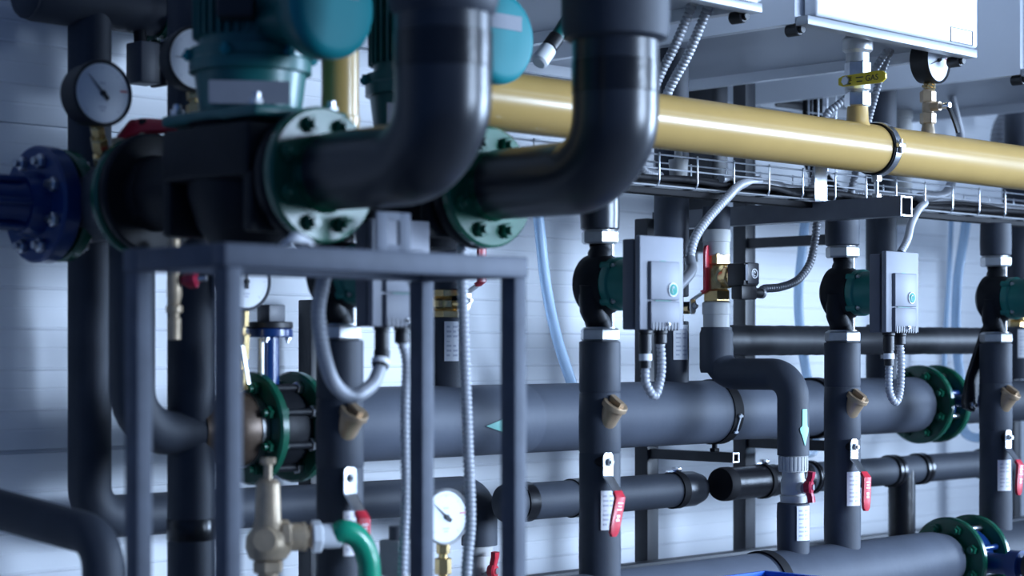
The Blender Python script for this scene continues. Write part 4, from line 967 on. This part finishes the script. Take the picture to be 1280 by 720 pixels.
pipe('branch_pipe', 'black insulated pipe dropping from under the left pump and curving right behind the table leg', 'pipe', [P(1.808, 2.70, 0.235), P(1.808, 2.70, Zm-0.002), P(1.96, 2.70, Zm-0.002)], r_-0.002, bend=0.075)
t = pipe('tall_pipe', 'tall black insulated pipe just left of the front table leg', 'pipe', [P(1.930, 2.706, -H), P(1.930, 2.706, 0.66)], 0.0395)
MB().lathe(P(1.930, 2.706, -0.325), ZP, [(0, 0.0395), (0.002, 0.041), (0.035, 0.041), (0.037, 0.0395)], 36).build('tape_band', 'tape', t)
A_, B_ = atY(-40, 626, 2.78), atY(128, 672, 2.46)
pipe('slanted_pipe', 'black insulated pipe slanting in from the lower left edge and turning down', 'pipe', [A_+(A_-B_)*0.4, A_, B_, V((B_.x+0.012, B_.y-0.01, 0.0))], 0.0315, bend=0.05)
# gauges on the left
gauge('dark-cased round gauge on a brass fitting at upper left above the blue flange', P(1.716, 2.664, 0.412), V((-0.05, -1, 0)), 0.0535, depth=0.052, needle=133, stem_to=P(1.752, 2.70, 0.300), red=True)
gauge('pale round gauge half hidden behind the left pump motor', P(1.868, 2.612, 0.478), V((-0.15, -1, 0)), 0.055, depth=0.040, needle=180, stem_to=P(1.868, 2.60, 0.352), red=False)
MB_ = MB().cyl(P(1.868, 2.60, 0.30), P(1.868, 2.60, 0.352), 0.008, 12)
tag(MB_.build('gauge_pipe', 'brass'), 'thin brass pipe below the half hidden gauge', 'pipe')
# red levered valve on top of the suction pipe
t = thing('bleed_valve', 'small metal valve with a red lever on the left pump suction pipe', 'valve', P(1.782, 2.630, 0.304))
b = MB().lathe(P(1.782, 2.630, 0.302), ZP, [(0, 0.012), (0.016, 0.012), (0.018, 0.017), (0.038, 0.017), (0.042, 0.010), (0.055, 0.008)], 20); b.hexn(P(1.762, 2.645, 0.330), P(1.742, 2.66, 0.330), 0.014); b.cyl(P(1.742, 2.66, 0.33), P(1.782, 2.63, 0.33), 0.010, 16); b.build('body', 'palebrass', t)
MB().sweep([P(1.752, 2.668, 0.322), P(1.757, 2.660, 0.338), P(1.768, 2.648, 0.358), P(1.782, 2.63, 0.363), P(1.800, 2.605, 0.362), P(1.815, 2.585, 0.360)], V((0.45, 0.36, 0.80)), [0.034, 0.036, 0.034, 0.028, 0.024, 0.016], 0.012).build('lever', 'red', t, label='red lever')
MB().hexn(P(1.782, 2.630, 0.364), P(1.782, 2.630, 0.374), 0.007).build('lever_nut', 'black', t)
# drain cock under the left pump
q = atX(218, 425, 1.775)
t = thing('drain_cock', 'small metal drain cock with red knob hanging below the left pump', 'valve', (q.x, q.y, q.z))
z0 = q.z-H; b = MB().lathe(P(q.x, q.y, z0), ZP, [(0, 0.0085), (0.001, 0.0105), (0.034, 0.0110), (0.036, 0.0085), (0.042, 0.0085), (0.044, 0.0135), (0.054, 0.0135), (0.056, 0.009), (0.07, 0.012), (0.09, 0.012), (0.115, 0.010), (0.160, 0.009)], 22); b.build('body', 'palebrass', t)
MB().lathe(P(q.x+0.008, q.y-0.008, z0+0.094), V((0.6, -0.8, 0.1)), [(0, 0.006), (0.012, 0.014), (0.024, 0.014), (0.028, 0.006)], 20).build('knob', 'maroon', t, label='red knob')
MB().cyl(P(q.x+0.022, q.y-0.028, z0+0.097), P(q.x+0.032, q.y-0.042, z0+0.098), 0.005, 10).build('pin', 'zinc', t)
# gauge standing on the header end, and its steel strap
cgx = atY(303, 352, 2.66)
gauge('large white-faced gauge half hidden by the corner leg of the table frame', cgx, V((-0.05, -1, 0)), 0.050, casem='darkgrey', depth=0.034, needle=90, stem_to=P(cgx.x+0.004, 2.675, Zm+0.066), red=False)
b = MB(); tp = [atY(303, 432, 2.60), atY(307, 455, 2.60), atY(311, 480, 2.60)]
b.sweep(tp, V((1, 0.3, 0)), 0.010, 0.003)
tag(b.build('steel_strap', 'zinc'), 'thin steel strap hanging below the half hidden white gauge', 'strap')
# brass pressure regulator with green hose
c0 = atY(335, 675, 2.39); x_, y_ = c0.x, c0.y
def rz(py): return atY(335, py, 2.39).z-H
t = thing('pressure_regulator', 'pale brass pressure regulator with a tall bonnet and screw at lower left', 'valve', P(x_, y_, rz(716)))
b = MB().lathe(P(x_, y_, rz(702)), ZP, [(0, 0.020), (0.006, 0.030), (0.022, 0.036), (0.040, 0.034), (0.052, 0.024), (0.056, 0.022)], 36)
b.cyl(P(x_, y_, rz(672)), P(x_+0.050, y_-0.030, rz(672)), 0.022, 28); b.cyl(P(x_, y_, rz(672)), P(x_-0.03, y_-0.03, rz(672)), 0.018, 24)
b.hexn(P(x_, y_, rz(716)), P(x_, y_, rz(700)), 0.024); b.build('body', 'palebrass', t)
b = MB().lathe(P(x_, y_, rz(660)), ZP, [(0, 0.025), (0.008, 0.0225), (0.012, 0.0205), (0.070, 0.0185), (0.076, 0.0130)], 30); b.build('bonnet', 'palebrass', t)
b = MB().cyl(P(x_, y_, rz(602)), P(x_, y_, rz(576)), 0.0065, 14); b.hexn(P(x_, y_, rz(580)), P(x_, y_, rz(572)), 0.0125); b.build('adjusting_screw', 'palebrass', t, label='pale brass adjusting screw')
MB().cyl(P(x_, y_, rz(714)), P(x_, y_, -H), 0.016, 20).build('feed_tube', 'palebrass', t)
ax = V((0.86, -0.50, 0)).normalized(); o = P(x_, y_, rz(672))
b = MB().lathe(o+ax*0.045, ax, [(0, 0.017), (0.008, 0.017), (0.008, 0.023), (0.014, 0.023), (0.014, 0.018), (0.026, 0.018)], 26); b.hexn(o+ax*0.018, o+ax*0.034, 0.028); b.build('outlet_thread', 'palebrass', t)
b = MB().hexn(o+ax*0.068, o+ax*0.084, 0.026); b.lathe(o+ax*0.084, ax, [(0, 0.019), (0.012, 0.020), (0.03, 0.019), (0.032, 0.016)], 26); b.build('hose_coupling', 'white', t, label='white hose coupling')
hs = o+ax*0.106
h0 = hs.y
pts = [hs, atY(431, 664, h0-0.014), atY(447, 672, h0-0.022), atY(458, 692, h0-0.026), atY(462, 722, h0-0.028), atY(463, 830, h0-0.028), V((atY(463, 830, h0-0.028).x, h0-0.028, 0.0))]
tag(MB().tube(spline(pts, 10), 0.0185, 24).build('green_hose', 'hosegreen'), 'shiny green hose bending down from the brass regulator', 'hose')
# lower gauge with cock on the bottom manifold
gx_ = atY(556, 645, YR).x
gauge('white-faced gauge low in the middle of the table frame on a brass fitting', P(gx_-0.004, YR, -0.288), V((-0.10, -1, 0)), 0.049, casem='greysteel', depth=0.026, needle=140, stem_to=P(gx_-0.004, YR, Zl+Rl-0.004), stem_m='brass')
# grey meter box
q = atY(497, 695, YR)
t = thing('sensor_box', 'small grey sensor box on the bottom manifold left of the low gauge', 'box', P(q.x, YR, Zl+Rl))
MB().box(P(q.x, YR, -0.352), (0.042, 0.050, 0.062), bev=0.004).build('housing', 'pvc', t); MB().box(P(q.x+0.001, YR-0.027, -0.350), (0.036, 0.008, 0.05), bev=0.002).build('lid', 'grey', t)
MB().lathe(P(q.x-0.004, YR, Zl+Rl-0.006), ZP, [(0, 0.012), (0.045, 0.012)], 16).build('stem', 'greysteel', t)
MB().cyl(P(q.x, YR, -0.322), P(q.x, YR, -0.298), 0.015, 16).build('top_cap', 'darkgrey', t)
# plastic valve below the low horizontal pipe
xq, yq = 2.835, yl-0.02
t = thing('plastic_ball_valve', 'grey plastic valve with red butterfly handle under the bent pipe, right of the low gauge', 'valve', P(xq, yq, -0.56))
MB().lathe(P(xq, yq, -0.437), ZP, [(0, 0.024), (0.001, 0.029), (0.020, 0.029), (0.024, 0.022)], 30).build('top_union', 'pvc', t)
b = MB().lathe(P(xq, yq, -0.56), ZP, [(0, 0.024), (0.04, 0.026), (0.12, 0.024), (0.125, 0.022)], 28); b.cyl(P(xq, yq, -0.48), P(xq, yq-0.045, -0.48), 0.012, 16); b.build('valve_body', 'pvc', t)
wing_handle(P(xq-0.012, yq-0.048, -0.465), V((0.3, -1, 0)), t, 0.040, 'red')
pipe('drop_pipe', 'black insulated pipe going down below the red-handled grey valve', 'pipe', [P(xq, yq, -0.56), P(xq, yq, -H)], 0.032)
# blue bin
t = thing('plastic_bin', 'blue plastic bin whose rim shows at the bottom edge', 'bin', P(2.839, 2.187, -H))
cx_, cy_, zt_ = 2.839, 2.187, -0.427
def rect(h, s): return [P(cx_-h*s, cy_-0.09*s, 0), P(cx_+h*s, cy_-0.09*s, 0), P(cx_+h*s, cy_+0.09*s, 0), P(cx_-h*s, cy_+0.09*s, 0)]
def rq(z, s): return [V((p.x, p.y, H+z)) for p in rect(0.13, s)]
MB().rings([rq(-H, 0.72), rq(zt_-0.02, 0.97), rq(zt_-0.02, 1.03), rq(zt_, 1.03), rq(zt_, 0.95), rq(-H+0.01, 0.68)], True, True).build('tub', 'bluebin', t, ang=20)

# =================================================================== LIGHT
sc = bpy.context.scene
w = bpy.data.worlds.new('World'); sc.world = w; w.use_nodes = True
bg = w.node_tree.nodes['Background']; bg.inputs['Color'].default_value = (0.17, 0.38, 1.0, 1); bg.inputs['Strength'].default_value = 0.25
def area(name, loc, target, sx, sy, power, col, spread=180):
    l = bpy.data.lights.new(name, 'AREA'); l.shape = 'RECTANGLE'; l.size = sx; l.size_y = sy; l.energy = power; l.color = col; l.spread = math.radians(spread)
    o = bpy.data.objects.new(name, l); C.objects.link(o); o.location = loc
    o.rotation_euler = (V(target)-V(loc)).to_track_quat('-Z', 'Y').to_euler()
    return o
area('front_window_daylight', P(5.0, -2.0, 0.45), P(2.87, 3.1, -0.10), 2.8, 1.2, 40, (0.57, 0.74, 1.0), 40)
area('end_window_daylight', P(8.8, -0.5, 0.45), P(2.1, 1.95, 0.2), 1.6, 2.0, 52, (0.54, 0.72, 1.0), 48)
area('ceiling_tube_light', P(6.2, -0.3, 1.86), P(6.2, 1.4, 0.2), 8.0, 0.14, 36, (0.55, 0.74, 1.0))

# =================================================================== CAMERA
cd = bpy.data.cameras.new('camera'); cam = bpy.data.objects.new('camera', cd); C.objects.link(cam)
cam.location = (0, 0, H); cam.rotation_euler = (math.radians(90), 0, math.radians(-45))
cd.sensor_width = 36.0; cd.lens = 36.0*F/1280.0; cd.shift_y = 77.0/1280.0
cd.clip_start = 0.05; cd.clip_end = 60
cd.dof.use_dof = True; cd.dof.focus_distance = 3.98; cd.dof.aperture_fstop = 2.7; cd.dof.aperture_blades = 0
sc.camera = cam
vs = sc.view_settings; vs.view_transform = 'Standard'; vs.look = 'None'; vs.gamma = 1.0; vs.use_curve_mapping = False; vs.exposure = 0.0
sc.display_settings.display_device = 'sRGB'
